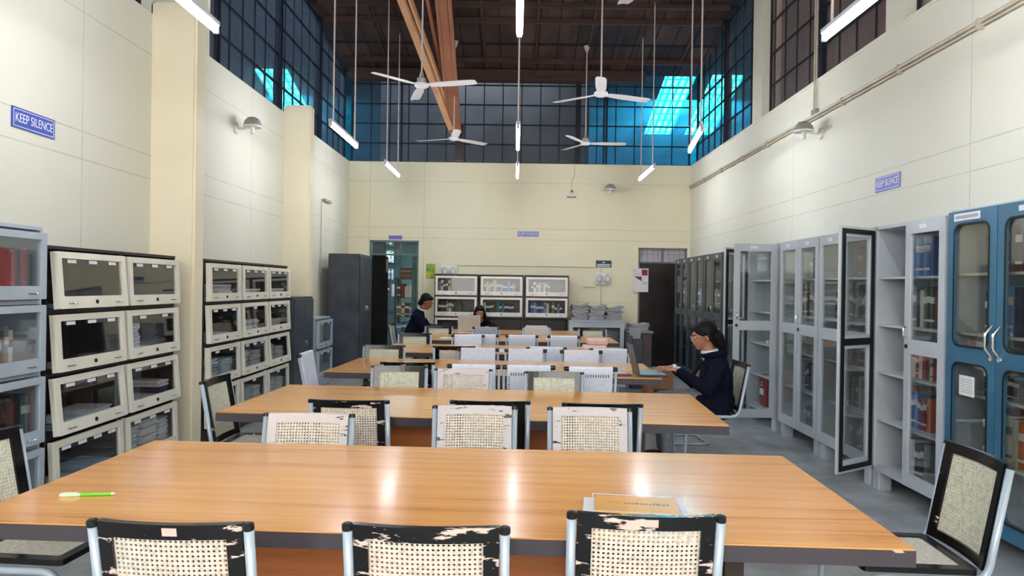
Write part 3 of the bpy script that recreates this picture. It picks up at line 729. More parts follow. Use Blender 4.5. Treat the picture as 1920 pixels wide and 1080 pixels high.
# sign & posters
t = thing('green_sign', 'small dark green sign with three white text lines above the twin emergency light', 'sign', (1.64, YB-0.001, 1.925))
bm = NB(); box(bm, -0.145, 0.145, -0.008, 0, -0.065, 0.065); obj('sign_board', bm, mat('dark_green_sign', srgb(20,66,58), 0.4), t)
bm = NB()
R2 = random.Random(3)
for j, (z0, hh) in enumerate(((0.028,0.02),(-0.014,0.022),(-0.045,0.02))):
    x = -0.125 if j else -0.02
    while x < (0.12 if j else 0.02):
        w_ = R2.uniform(0.008,0.016); box(bm, x, x+w_, -0.0092, -0.008, z0-hh/2, z0+hh/2); x += w_+0.005
obj('lettering', bm, M_['signtext'], t)
t = thing('green_poster', 'small green and yellow poster on the back wall right of the doorway', 'poster', (-1.60, YB-0.001, 1.74))
def poster_mat():
    m, nt, b = newmat('green_poster_print'); N = nt.nodes; L = nt.links
    tc = N.new('ShaderNodeTexCoord'); nz = N.new('ShaderNodeTexNoise'); nz.inputs['Scale'].default_value = 9; L.new(tc.outputs['Object'], nz.inputs['Vector'])
    cr = N.new('ShaderNodeValToRGB'); e = cr.color_ramp.elements; e[0].color = col4(srgb(78,150,62)); e[1].color = col4(srgb(190,190,50)); e[0].position = .4; e[1].position = .62
    L.new(nz.outputs[0], cr.inputs[0]); L.new(cr.outputs[0], b.inputs['Base Color']); return m
bm = NB(); box(bm, -0.085, 0.085, -0.004, 0, -0.14, 0.14); obj('sheet', bm, poster_mat(), t)
t = thing('notice_poster', 'white notice with maroon blocks hanging at the edge of the right doorway', 'poster', (2.33, YB-0.03, 1.63))
bm = NB(); box(bm, -0.145, 0.145, -0.004, 0.002, -0.22, 0.22); obj('sheet', bm, M_['paper'], t)
mr = mat('maroon_print', srgb(140,32,56), 0.5)
bm = NB(); box(bm, 0.02, 0.13, -0.0052, -0.004, 0.09, 0.20); obj('printed_block', bm, mr, t)
bm = NB(); plate(bm, [(-0.125,0.07),(0.02,0.07),(0.02,-0.02)], [], -0.0052, -0.004); obj('printed_wedge', bm, mr, t)
bm = NB()
for k in range(3): box(bm, -0.12, -0.02, -0.0052, -0.004, 0.10+0.012*k, 0.104+0.012*k)
for k in range(5): box(bm, 0.03, 0.125, -0.0052, -0.004, -0.08+0.012*k, -0.076+0.012*k)
box(bm, 0.06, 0.075, -0.0052, -0.004, 0.02, 0.04); box(bm, -0.12, -0.10, -0.0052, -0.004, 0.165, 0.185)
obj('printed_text', bm, M_['greypl'], t)
t = thing('wall_shelf_bar', 'short white bar on the back wall above the newspaper piles', 'bar', (1.38, YB, 1.5))
bm = NB(); sweep(bm, [(-0.11,-0.03,0.0),(0.11,-0.03,-0.005)], 0.012, 8); box(bm, -0.1, -0.08, -0.03, 0, -0.01, 0.01); box(bm, 0.08, 0.1, -0.03, 0, -0.01, 0.01); obj('bar', bm, M_['whitepl'], t)

# ------------------------------------------------------------------ doors and the room behind
w = bpy.data.objects.new('door_1', None); COL.objects.link(w); w['kind'] = 'structure'; w.location = (DL0, YB, 0)
Wd = DL1-DL0
bm = NB(); box(bm, 0, 0.03, 0, 0.12, 0, DLZ); box(bm, Wd-0.03, Wd, 0, 0.12, 0, DLZ); box(bm, 0, Wd, 0, 0.12, DLZ-0.03, DLZ); box(bm, 0, Wd, 0.02, 0.08, 2.03, 2.06)
obj('door_frame', bm, mat('teal_grey_frame', srgb(96,118,122), 0.5), w)
bm = NB(); box(bm, 0.03, Wd-0.03, 0.045, 0.05, 2.06, DLZ-0.03); obj('transom_pane', bm, M_['glassk'], w)
lf = NB(); box(lf, 0, 0.40, -0.02, 0.02, 0.01, 2.02); o = obj('door_leaf', lf, M_['doordark'], w, loc=(0.03,0.10,0), rot=(0,0,math.radians(55)))
bm = NB(); box(bm, 0.37, 0.385, -0.045, -0.02, 1.72, 1.98); obj('door_bolt', bm, M_['chrome'], o)
lf = NB(); plate(lf, rrect(0.0,0.01,0.42,2.02,0), [rrect(0.07,0.25,0.35,1.93,0)], -0.02, 0.02); o = obj('door_leaf', lf, mat('grey_green_leaf', srgb(110,130,128), 0.5), w, loc=(Wd-0.03,0.10,0), rot=(0,0,math.radians(180-70)))
bm = NB(); box(bm, 0.07, 0.35, -0.003, 0.003, 0.25, 1.93); obj('leaf_pane', bm, M_['glassk'], o)
w = bpy.data.objects.new('door_2', None); COL.objects.link(w); w['kind'] = 'structure'; w.location = (DR0, YB, 0); Wd = DR1-DR0
bm = NB(); box(bm, 0, 0.03, 0, 0.12, 0, DRZ); box(bm, Wd-0.03, Wd, 0, 0.12, 0, DRZ); box(bm, 0, Wd, 0, 0.12, DRZ-0.03, DRZ); box(bm, 0, Wd, 0.0, 0.1, 1.95, 1.98); box(bm, 0.44, 0.47, 0, 0.1, 1.98, DRZ)
obj('door_frame', bm, mat('grey_door_frame', srgb(120,112,112), 0.5), w)
bm = NB(); box(bm, 0.03, Wd-0.03, 0.06, 0.065, 1.98, DRZ-0.03); obj('transom_pane', bm, nmat('frosted_pane', srgb(176,172,186), srgb(196,192,204), 3, 0.4), w)
bm = NB()
for k in range(9): box(bm, 0.07+0.1*k, 0.078+0.1*k, 0.04, 0.048, 1.98, DRZ-0.03)
box(bm, 0.03, Wd-0.03, 0.04, 0.046, 2.12, 2.128); obj('transom_bars', bm, M_['greypl'], w)
bm = NB(); box(bm, 0.03, Wd-0.03, 0.05, 0.09, 0.01, 1.95); obj('door_leaf', bm, M_['doordark'], w)

# neighbouring store room behind doorway 1
bm = NB(); box(bm, -4.6, -4.5, 13.2, 17.0, 0, 2.7); box(bm, -0.6, -0.5, 13.2, 17.0, 0, 2.7); box(bm, -4.6, -0.5, 17.0, 17.1, 0, 2.7); struct('wall_store', bm, M_['nextroom'])
bm = NB(); box(bm, -4.6, -0.5, 13.2, 17.1, 2.7, 2.8); struct('ceiling_store', bm, M_['nextroom'])
L_ = bpy.data.lights.new('store_lamp', 'AREA'); L_.size = 1.2; L_.energy = 14; L_.color = (0.8,0.95,1.0)  # added fill light for the store room interior, no fixture modelled
lo = bpy.data.objects.new('store_lamp', L_); COL.objects.link(lo); lo.location = (-2.2, 15.0, 2.6)
tag(lo, 'white ceiling lamp of the store room behind the left doorway', 'lamp')
# ------------------------------------------------------------------ tables
def table(x, y, rot, w, label, d=1.1):
    t = thing('reading_table', label, 'table', (x, y, 0), rot, 'long reading tables')
    bm = NB(); box(bm, -w/2, w/2, -d/2, d/2, 0.746, 0.75); obj('tabletop', bm, M_['table'], t)
    bm = NB(); box(bm, -w/2-0.002, w/2+0.002, -d/2-0.002, d/2+0.002, 0.698, 0.746); 
    obj('edge_band', bm, M_['edge'], t)
    bm = NB(); box(bm, -0.80, 0.92, -0.16, -0.14, 0.22, 0.698); obj('modesty_panel', bm, M_['table_panel'], t)
    bm = NB(); box(bm, -0.98, 0.98, -0.03, 0.03, 0.66, 0.698); box(bm, -0.98, 0.98, -0.03, 0.03, 0.12, 0.16); obj('stretcher', bm, M_['legdark'], t)
    for s in (-1, 1):
        bm = NB(); box(bm, s*0.97-0.012, s*0.97+0.012, -0.26, 0.26, 0.10, 0.698); obj('end_panel', bm, M_['table_panel'], t)
        for q in (-1, 1):
            bm = NB(); box(bm, s*0.98-0.03, s*0.98+0.03, q*0.30-0.03, q*0.30+0.03, 0, 0.698); obj('leg', bm, M_['legdark'], t)
    return t
table(-0.25, 2.597, -0.036, 2.86, 'orange laminate table nearest the camera with the green pen on it')
table(-0.23, 4.39, -0.055, 2.86, 'bare orange laminate table, second one back, between two chair rows')
table(-0.17, 6.28, -0.045, 2.80, 'orange laminate table where the woman in navy works on her laptop', 1.12)
table(-0.12, 8.05, -0.03, 2.80, 'orange laminate table carrying the pink cloth-wrapped bundles')
table(0.02, 9.80, -0.02, 2.75, 'orange laminate table behind the pale sling chairs, fifth one back')
table(0.10, 11.12, -0.01, 2.70, 'farthest laminate table, with the silver laptop', 1.02)

# ------------------------------------------------------------------ cane chairs
def bent(bm, x0, x1, z0, z1, th, bow=0.022, ztop=0.862, zbot=0.47, n=10, lean=0.075, mi=0, w=0.19, round_=0.0, dy=0.0):
    """slab following the curved, leaning back of the chair (back faces -Y)"""
    def yc(x, z): return -lean*(z-zbot)/(ztop-zbot) - bow*(1-(x/w)**2) + dy
    va, vb = [], []
    nz_ = max(1, int((z1-z0)/0.06))
    for i in range(n+1):
        x = x0+(x1-x0)*i/n; ra, rb = [], []
        for j in range(nz_+1):
            z = z0+(z1-z0)*j/nz_; y = yc(x, z); ra.append(bm.verts.new((x, y-th/2, z))); rb.append(bm.verts.new((x, y+th/2, z)))
        va.append(ra); vb.append(rb)
    n0 = len(bm.faces)
    for i in range(n):
        for j in range(nz_):
            bm.faces.new((va[i][j],va[i+1][j],va[i+1][j+1],va[i][j+1])); bm.faces.new((vb[i][j+1],vb[i+1][j+1],vb[i+1][j],vb[i][j]))
        bm.faces.new((va[i][0],vb[i][0],vb[i+1][0],va[i+1][0])); bm.faces.new((va[i][-1],va[i+1][-1],vb[i+1][-1],vb[i][-1]))
    for j in range(nz_):
        bm.faces.new((va[0][j],va[0][j+1],vb[0][j+1],vb[0][j])); bm.faces.new((va[-1][j],vb[-1][j],vb[-1][j+1],va[-1][j+1]))
    if mi: setmi(bm, n0, mi)
def tube_frame(hw=0.205, ztop=0.855, r=0.0135):
    """cantilever frame: down the back, forward under the seat, down, back along the floor, across"""
    L = [(-hw,-0.078,ztop),(-hw,0.0,0.43),(-hw,0.43,0.435),(-hw,0.44,0.0145),(-hw,-0.02,0.0145),(hw,-0.02,0.0145),(hw,0.44,0.0145),(hw,0.43,0.435),(hw,0.0,0.43),(hw,-0.078,ztop)]
    bm = NB(); sweep(bm, fillet(L, 0.07, 5), r, 10); return bm
def cane_chair(front='peel1', cane='cane', tagged=False):
    t = thing('cane_chair', '', 'chair')
    obj('tube_frame', tube_frame(), M_['tube'], t, smooth='all')
    for s in (-1, 1):
        bm = NB(); sweep(bm, [(s*0.205,-0.0775,0.85),(s*0.205,-0.0800,0.864),(s*0.205,-0.0803,0.868)], [0.0148,0.0148,0.009], 12)
        obj('tube_cap', bm, M_['blackcap'], t, smooth=True)
    bm = NB()
    bent(bm, -0.19, 0.19, 0.825, 0.866, 0.022); bent(bm, -0.19, 0.19, 0.47, 0.505, 0.022)
    bent(bm, -0.19, -0.150, 0.505, 0.825, 0.022, n=2); bent(bm, 0.150, 0.19, 0.505, 0.825, 0.022, n=2)
    bmesh.ops.remove_doubles(bm, verts=list(bm.verts), dist=1e-5)
    obj('back_frame', bm, M_[front], t)
    bm = NB(); bent(bm, -0.152, 0.152, 0.503, 0.827, 0.004); obj('cane_back', bm, M_[cane], t)
    bm = NB()
    plate(bm, rrect(-0.19,0.015,0.19,0.43,0.02,3), [rrect(-0.15,0.055,0.15,0.39,0.01,2)], 0, 0.022, mtx=Matrix(((1,0,0,0),(0,0,1,0),(0,1,0,0.450),(0,0,0,1))))
    obj('seat_frame', bm, M_[front if front != 'peel3' else 'peel2'], t)
    bm = NB(); box(bm, -0.152, 0.152, 0.053, 0.392, 0.462, 0.466); obj('cane_seat', bm, M_['seatcane'], t)
    if tagged:
        bm = NB(); bent(bm, -0.008, 0.030, 0.836, 0.858, 0.0235, n=3); obj('number_tag', bm, mat('pink_number_tag', srgb(226,200,190), 0.5), t, label='small pink number tag stuck on the top rail')
    return t
C1 = cane_chair('peel1','cane',True); C2 = cane_chair('peel2','cane2'); C3 = cane_chair('peel3','cane'); C1b = cane_chair('peel1','cane')
_used = {}
def place(src, x, y, rz, label, group='cane-backed chairs around the tables'):
    if id(src) not in _used:
        _used[id(src)] = 1; src.location = (x, y, 0); src.rotation_euler = (0,0,rz); src['label'] = label; src['group'] = group; return src
    return dup(src, (x, y, 0), rz, label, group)
# rz = 0: seat toward the back of the room; PI: seat toward the camera; -PI/2: seat toward +X
place(C1, -0.885, 1.87, -0.02, 'cane chair with flaked black rail, left one of the nearest three')
place(C1b, -0.222, 1.875, -0.02, 'cane chair with the most bare wood on its rail, middle of the nearest three')
place(C1, 0.372, 1.995, -0.03, 'cane chair in front of the orange booklet, right one of the nearest three')
place(C2, -2.04, 2.72, -PI/2-0.08, 'cane chair at the left end of the nearest table, cut by the frame')
place(C2, 1.745, 2.74, PI/2-0.06, 'cane chair at the right end of the nearest table, before the blue cabinet')
place(C3, -0.975, 3.22, PI, 'cane chair with a pale worn rail at the far left of the nearest table')
place(C3, -0.20, 3.50, PI+0.02, 'silvery-railed cane chair facing the camera, middle behind the nearest table')
place(C3, 0.39, 3.50, PI-0.02, 'silvery-railed cane chair facing the camera, right behind the nearest table')
place(C1b, -0.885, 3.79, 0.0, 'black-railed flaking cane chair back at the left of the second table')
place(C2, -0.13, 3.83, 0.02, 'cane chair mostly hidden behind the middle silvery-railed one')
place(C2, 0.475, 3.80, 0.0, 'cane chair mostly hidden behind the right silvery-railed one')
place(C2, -1.86, 4.49, -PI/2, 'cane chair at the left end of the second table by the bookcases')
place(C2, -0.875, 5.20, PI, 'cane chair beyond the second table, leftmost of its three')
place(C1b, -0.86, 5.62, 0.06, 'black-railed cane chair rising behind the leftmost chair of the second table')
place(C3, -0.38, 5.08, PI, 'cane chair beyond the second table, middle of its three')
place(C2, 0.29, 4.99, PI, 'cane chair beyond the second table, rightmost, before the sling chairs')
place(C2, -1.33, 6.98, PI, 'cane chair beyond the left part of the third table')
place(C1b, -0.62, 7.15, 0.0, 'black-railed cane chair half hidden by a laced sling chair')
place(C2, -1.28, 8.78, PI, 'cane chair beside the seated boy, beyond the fourth table')
place(C2, -1.16, 10.48, PI+0.0, 'cane chair beyond the fifth table, right of the boy')
place(C2, 1.18, 10.50, PI, 'black-framed cane chair beyond the pink bundles')
place(C3, 0.33, 10.48, PI, 'cane chair under the printed newspaper at the sixth table')
place(C2, 1.83, 6.80, PI/2, 'cane chair partly hidden behind the seated woman, facing left')
CW = place(C2, 1.86, 5.95, PI/2, 'cane chair the woman in navy sits on')

# ------------------------------------------------------------------ sling chairs
def sling_chair(m='sling', laced=False):
    t = thing('sling_chair', '', 'chair')
    obj('tube_frame', tube_frame(0.20, 0.83, 0.012), M_['tube'], t, smooth='all')
    bm = NB(); sweep(bm, [(-0.205,-0.077,0.838),(0.205,-0.077,0.838)], 0.013, 10); obj('top_rod', bm, M_['tube'], t, smooth=True)
    for s in (-1, 1):
        bm = NB(); sweep(bm, [(s*0.175,-0.077,0.838),(s*0.21,-0.077,0.838),(s*0.214,-0.077,0.838)], [0.019,0.019,0.012], 12); obj('end_cap', bm, M_['blackcap'], t, smooth=True)
    # fabric back wraps over the rod
    bm = NB(); W2 = 0.172; prof = []
    for k in range(9):
        a = -PI*0.5 + PI*k/8*1.0; prof.append((-0.077+0.021*math.sin(a), 0.838+0.021*math.cos(a)))
    pf = [(-0.018,0.47),(-0.055,0.62),(-0.094,0.79)] + prof + [(-0.052,0.79),(-0.022,0.62),(0.012,0.47)]
    va = [bm.verts.new((-W2, y, z)) for y, z in pf]; vb = [bm.verts.new((W2, y, z)) for y, z in pf]
    for i in range(len(pf)-1): bm.faces.new((va[i], va[i+1], vb[i+1], vb[i]))
    bm.faces.new((va[-1], va[0], vb[0], vb[-1])); bm.faces.new(va); bm.faces.new(vb[::-1])
    obj('sling_back', bm, M_[m], t, smooth=True)
    bm = NB()
    for s in (-1, 1): sweep(bm, [(s*0.172,-0.088,0.815),(s*0.172,-0.05,0.62),(s*0.172,-0.01,0.47)], 0.006, 6)
    obj('seam', bm, M_['slinggrey'], t)
    if laced:
        bm = NB()
        for k in range(15):
            x = -0.14+0.02*k; box(bm, x-0.0035, x+0.0035, -0.096, -0.090, 0.785-0.012, 0.785+0.012, mtx=None)
        for k in range(14):
            z = 0.76-0.02*k; y = -0.094+0.3*(0.79-z)*0.75; box(bm, -0.165, -0.150, y-0.004, y+0.006, z-0.003, z+0.003)
        obj('lacing', bm, M_['lace'], t)
    bm = NB(); box(bm, -0.185, 0.185, 0.0, 0.43, 0.448, 0.462); bevel_all(bm, 0.005, 2); obj('sling_seat', bm, M_[m], t)
    return t
S0 = sling_chair(); S1 = sling_chair('sling', True); S2 = sling_chair('slinggrey')
G2 = 'pale sling chairs around the far tables'
def fpl(i, *a): return place(i, *a, G2)
fpl(S0, -0.325, 5.62, 0.0, 'lilac sling chair, leftmost of three before the third table')
fpl(S1, 0.115, 5.63, 0.0, 'laced lilac sling chair, middle of three before the third table')
fpl(S1, 0.605, 5.58, 0.0, 'laced lilac sling chair, rightmost of three before the third table')
fpl(S1, -0.37, 6.93, PI+0.0, 'lilac sling chair with dark lacing under its rod, left beyond the third table')
fpl(S1, 0.11, 6.90, PI, 'lilac sling chair with dark lacing under its rod, middle beyond the third table')
fpl(S1, 0.665, 6.86, PI, 'lilac sling chair with dark lacing under its rod, right beyond the third table')
fpl(S0, 0.33, 7.30, 0.0, 'blue-tinted sling chair back behind the middle laced one')
fpl(S0, 0.98, 7.22, 0.0, 'blue-tinted sling chair back behind the right laced one')
fpl(S0, -0.42, 9.02, 0.0, 'pale sling chair, leftmost of three facing away beyond the fourth table')
fpl(S0, -0.60, 8.80, PI, 'pale sling chair nested against the leftmost of the three beyond the fourth table')
fpl(S0, 0.09, 9.02, 0.0, 'pale sling chair, middle of three facing away beyond the fourth table')
fpl(S0, 0.63, 9.02, 0.0, 'pale sling chair, rightmost of three facing away, papers above it')
fpl(S2, -0.44, 10.50, PI, 'grey sling chair in front of the silver laptop')
fpl(S0, -1.84, 6.35, -PI/2, 'pale sling chair at the left end of the third table')

# ------------------------------------------------------------------ books
NBK = 0
def book(x, y, z, w, h, d, rgb, label, group, parent_mtx, lean=0.0, band=None, cat='book', name='book', page=True):
    """upright book, spine toward local -Y; x,y,z is the lower left front corner in the cabinet's frame"""
    global NBK
    NBK += 1
    bm = NB(); th = 0.003; n = 4
    # cover: spine (rounded) and two boards
    outer = []
    for k in range(n+1):
        a = PI*k/n; outer.append((w/2-w/2*math.cos(a), -0.006*math.sin(a)))
    outer += [(w, d)]; inner = [(w-th, d), (w-th, th), (th, th), (th, d)]
    loop = outer + inner + [(0, d)]
    va = [bm.verts.new((px, py, 0)) for px, py in loop]; vb = [bm.verts.new((px, py, h)) for px, py in loop]
    m = len(loop)
    for i in range(m): bm.faces.new((va[i], va[(i+1) % m], vb[(i+1) % m], vb[i]))
    es = []
    bm.faces.new(va[::-1]); bm.faces.new(vb)
    bmesh.ops.triangulate(bm, faces=[f for f in bm.faces if len(f.verts) > 4])
    mats = [cmat(rgb)]
    box(bm, th, w-th, th, d-0.003, 0.003, h-0.004, 1); mats.append(M_['paper'])
    if band:
        mats.append(cmat(band)); box(bm, 0.0012, w-0.0012, -0.0065, 0.0, h*0.62, h*0.78, 2); box(bm, 0.0012, w-0.0012, -0.0065, 0.0, h*0.16, h*0.22, 2)
    o = obj(name, bm, mats)
    o.matrix_world = parent_mtx @ Matrix.Translation((x, y, z)) @ Matrix.Rotation(lean, 4, 'Y')
    tag(o, label, cat, group); return o
def cab_mtx(loc, rz): return Matrix.Translation(loc) @ Matrix.Rotation(rz, 4, 'Z')
CN = {'navy':(28,36,74),'blue':(42,84,160),'light blue':(104,150,200),'red':(176,34,36),'maroon':(104,28,34),'green':(38,86,58),'dark green':(26,52,44),
      'white':(214,212,208),'cream':(206,194,164),'black':(30,30,34),'brown':(96,60,42),'orange':(204,96,40),'yellow':(206,172,70),'grey':(130,134,140),'teal':(34,110,120),'olive':(110,112,72),'pink':(200,130,140)}
def shelf_books(mtx, x0, x1, y, z, hmax, cols, where, group, seed=0, wr=(0.022,0.045), d=0.17, hr=(0.75,0.95), lean_last=True, band=True, side='left'):
    r = random.Random(seed); x = x0; i = 0; out = []
    N_ = len(cols); ws = [r.uniform(*wr) for _ in cols]; tot = sum(ws)+0.002*N_
    if tot > (x1-x0): k = (x1-x0)/tot; ws = [w*k for w in ws]
    for i, c in enumerate(cols):
        h = hmax*r.uniform(*hr); w = ws[i]
        cnt = cols.count(c); 
        if cnt == 1: lab = '%s-spined book %s' % (c, where)
        else: lab = '%s-spined book, %s from left %s' % (c, ORD[min(i,17)], where)
        b = (225,222,214) if (band and r.random() < 0.55 and c not in ('white','cream')) else ((90,60,50) if band and r.random() < 0.4 else None)
        book(x, y, z, w, h, d, CN[c], lab, group, mtx, 0.0, b); x += w+0.002
    return x

# ------------------------------------------------------------------ lift-door bookcases
def bookcase(loc, rz, w, rows, label, group, doorm='cream', shellm='shell', d=0.36, rh=0.38, base=0.15, tilts=None, labels=3, glass='glassd', skip=(), tilt0=0.07, name='bookcase'):
    t = thing(name, label, 'bookcase', loc, rz, group); H = base+rows*rh
    bm = NB(); e = 0.016
    box(bm, -w/2, -w/2+e, -d, 0, 0, H); box(bm, w/2-e, w/2, -d, 0, 0, H); box(bm, -w/2+e, w/2-e, -0.01, 0, 0, H)
    box(bm, -w/2, w/2, -d-0.004, 0, H, H+0.02); box(bm, -w/2+e, w/2-e, -d, -0.01, 0.02, base)
    for k in range(1, rows): box(bm, -w/2+e, w/2-e, -d, -0.01, base+k*rh-0.012, base+k*rh+0.012)
    obj('shell', bm, M_[shellm], t)
    dh = rh-0.034; dw = w-0.045
    for k in range(rows):
        if k in skip: continue
        z1 = base+(rows-k)*rh-0.016            # top of the door opening; k = 0 is the top row
        bm = NB(); b = 0.042
        plate(bm, rrect(-dw/2, -dh, dw/2, 0, 0.008, 2), [rrect(-dw/2+b, -dh+0.075, dw/2-b, -0.04, 0.006, 2)], -0.022, 0.0)
        # returns on the sides of the box-like door
        box(bm, -dw/2, -dw/2+0.004, -0.001, 0.02, -dh, 0); box(bm, dw/2-0.004, dw/2, -0.001, 0.02, -dh, 0)
        tl = (tilts[k] if tilts else tilt0)
        o = obj('door', bm, M_[doorm], t, loc=(0, -d-0.024, z1), rot=(-tl, 0, 0))
        bm = NB(); box(bm, -dw/2+b-0.003, dw/2-b+0.003, -0.012, -0.008, -dh+0.072, -0.037); obj('pane', bm, M_[glass], o)
        bm = NB(); lathe(bm, [(0,0),(0.013,0),(0.013,0.006),(0.006,0.009),(0,0.009)], 16, mtx=Matrix.Translation((0,-0.022,-dh+0.038)) @ Matrix.Rotation(PI/2,4,'X')); obj('lock', bm, M_['blackcap'], o, smooth=True)
        for s in (-1, 1):
            bm = NB(); x = s*(dw/2-0.115); sweep(bm, fillet([(x-0.035,-0.02,-dh+0.032),(x-0.03,-0.034,-dh+0.032),(x+0.03,-0.034,-dh+0.032),(x+0.035,-0.02,-dh+0.032)], 0.006, 2), 0.0035, 6); obj('handle', bm, M_['chrome'], o, smooth=True)
        ll = labels if isinstance(labels, int) else labels[k]
        for j in range(ll):
            bm = NB(); x = (-dw/2+b)+(dw-2*b)*((j+0.5)/ll); box(bm, x-0.042, x+0.042, -0.0145, -0.0125, -0.066, -0.045); obj('label_sticker', bm, M_['sticker'], o)
    return t, H

def journals(mtx, x, w, z, n, where, seed, cols, d=0.24, fan=False, th=(0.006,0.016)):
    """a pile of loose journals, each one an object"""
    r = random.Random(seed); zz = z; x = min(x+0.09, 0.352-w/2)
    for i in range(n):
        h = r.uniform(*th); ww = w*r.uniform(0.86, 1.0); dd = d*r.uniform(0.9, 1.0); c = cols[i % len(cols)] if not fan else r.choice(cols)
        bm = NB(); box(bm, -ww/2, ww/2, -dd/2, dd/2, 0, h); bmesh.ops.bevel(bm, geom=[e for e in bm.edges if abs(e.verts[0].co.x-e.verts[1].co.x) < 1e-5 and abs(e.verts[0].co.z-e.verts[1].co.z) < 1e-5 and e.verts[0].co.x < 0], offset=h*0.3, segments=2, affect='EDGES')
        box(bm, -ww/2+0.002, ww/2-0.001, -dd/2+0.001, dd/2-0.001, h*0.12, h*0.88) if False else None
        pos = 'on top' if i == n-1 else ('at the bottom' if i == 0 else '%s from below' % ORD[min(i,17)])
        o = obj('journal', bm, cmat(c, 0.6))
        o.matrix_world = mtx @ Matrix.Translation((x+r.uniform(-.012,.012), -0.222+r.uniform(-.008,.008), zz)) @ Matrix.Rotation(r.uniform(-.09,.09), 4, 'Z')
        tag(o, 'journal %s, %s' % (pos, where), 'journal', 'journals, %s' % where); zz += h+0.0008
    return zz
WH = [(214,218,224),(196,202,212),(226,226,228),(180,188,200)]
BL = [(70,110,170),(200,210,226),(110,140,190),(226,228,232)]
DK = [(40,46,78),(56,60,90),(30,34,56)]
GR = [(120,150,120),(206,206,190),(170,186,166),(216,216,206)]

# far-left cool grey bookcase cut by the frame
GL_ = (XL+0.012, 3.62, 0)
t, H = bookcase(GL_, PI/2, 0.84, 4, 'cool grey stacked bookcase at the left frame edge with red books on top', None, 'gleft', 'gleft', 0.365, 0.415, 0.11, tilts=(0.0,0.0,0.0,0.0), labels=0, glass='glass')
m = cab_mtx(GL_, PI/2); B0 = 0.11
shelf_books(m, -0.12, 0.385, -0.33, B0+3*0.415+0.014, 0.30, ['red','red','red','red','red','red','red','red','pink','grey','pink','grey'], 'in the top row of the cool grey bookcase', 'books in the cool grey bookcase', 1, (0.035,0.046), hr=(0.93,0.97), band=False)
shelf_books(m, 0.05, 0.26, -0.33, B0+2*0.415+0.014, 0.30, ['olive','cream','green','dark green','grey','white'], 'in the second row of the cool grey bookcase', 'books in the cool grey bookcase', 2, (0.024,0.034), hr=(0.75,0.92))
shelf_books(m, 0.0, 0.385, -0.33, B0+1*0.415+0.014, 0.30, ['teal','black','navy','dark green','black','brown','maroon','black','teal','grey'], 'in the third row of the cool grey bookcase', 'books in the cool grey bookcase', 3, (0.032,0.044), hr=(0.85,0.97))

# near-left pair (four rows)
cx = [4.47, 5.245]
for i in range(2):
    lab = ['black bookcase with cream lift doors, left one of the near pair', 'black bookcase with cream lift doors, right one against the cream column'][i]
    loc = (XL+0.012, cx[i], 0)
    bookcase(loc, PI/2, 0.768, 4, lab, 'black bookcases with cream lift doors', tilts=[(0.085,0.07,0.10,0.05),(0.05,0.06,0.09,0.04)][i], labels=[(3,3,3,4),(3,2,3,3)][i])
    m = cab_mtx(loc, PI/2); nm = ['the left near bookcase','the right near bookcase'][i]
    def zrow(k): return 0.15+(3-k)*0.38+0.0125
    if i == 0:
        journals(m, -0.2, 0.26, zrow(0), 3, 'left pile, top row in '+nm, 11, BL); journals(m, 0.18, 0.28, zrow(0), 4, 'right pile, top row in '+nm, 12, WH+BL)
        journals(m, -0.1, 0.34, zrow(1), 3, 'in the second row of '+nm, 13, GR); 
        journals(m, -0.18, 0.26, zrow(2), 6, 'left pile, third row in '+nm, 14, BL); journals(m, 0.15, 0.28, zrow(2), 6, 'right pile, third row in '+nm, 15, BL+WH)
        journals(m, -0.15, 0.30, zrow(3), 4, 'left pile, bottom row in '+nm, 16, GR); journals(m, 0.18, 0.26, zrow(3), 8, 'right pile, bottom row in '+nm, 17, [(120,160,200),(150,186,214)])
    else:
        journals(m, 0.05, 0.22, zrow(0), 3, 'in the top row of '+nm, 21, DK)
        journals(m, -0.24, 0.13, zrow(1), 16, 'left pile, second row in '+nm, 22, WH, th=(0.010,0.018)); journals(m, 0.08, 0.36, zrow(1), 4, 'right pile, second row in '+nm, 23, BL)
        journals(m, -0.14, 0.34, zrow(2), 3, 'left pile, third row in '+nm, 24, [(160,120,90),(206,190,170),(214,214,220)]); journals(m, 0.18, 0.18, zrow(2), 10, 'right pile, third row in '+nm, 25, WH+DK, th=(0.012,0.02))
        journals(m, -0.25, 0.14, zrow(3), 15, 'left pile, bottom row in '+nm, 26, WH, th=(0.012,0.018)); journals(m, -0.02, 0.24, zrow(3), 18, 'middle pile, bottom row in '+nm, 27, [(226,226,228),(196,170,140),(214,218,224),(216,222,228)], th=(0.012,0.018)); journals(m, 0.24, 0.14, zrow(3), 16, 'right pile, bottom row in '+nm, 28, WH, th=(0.012,0.018))

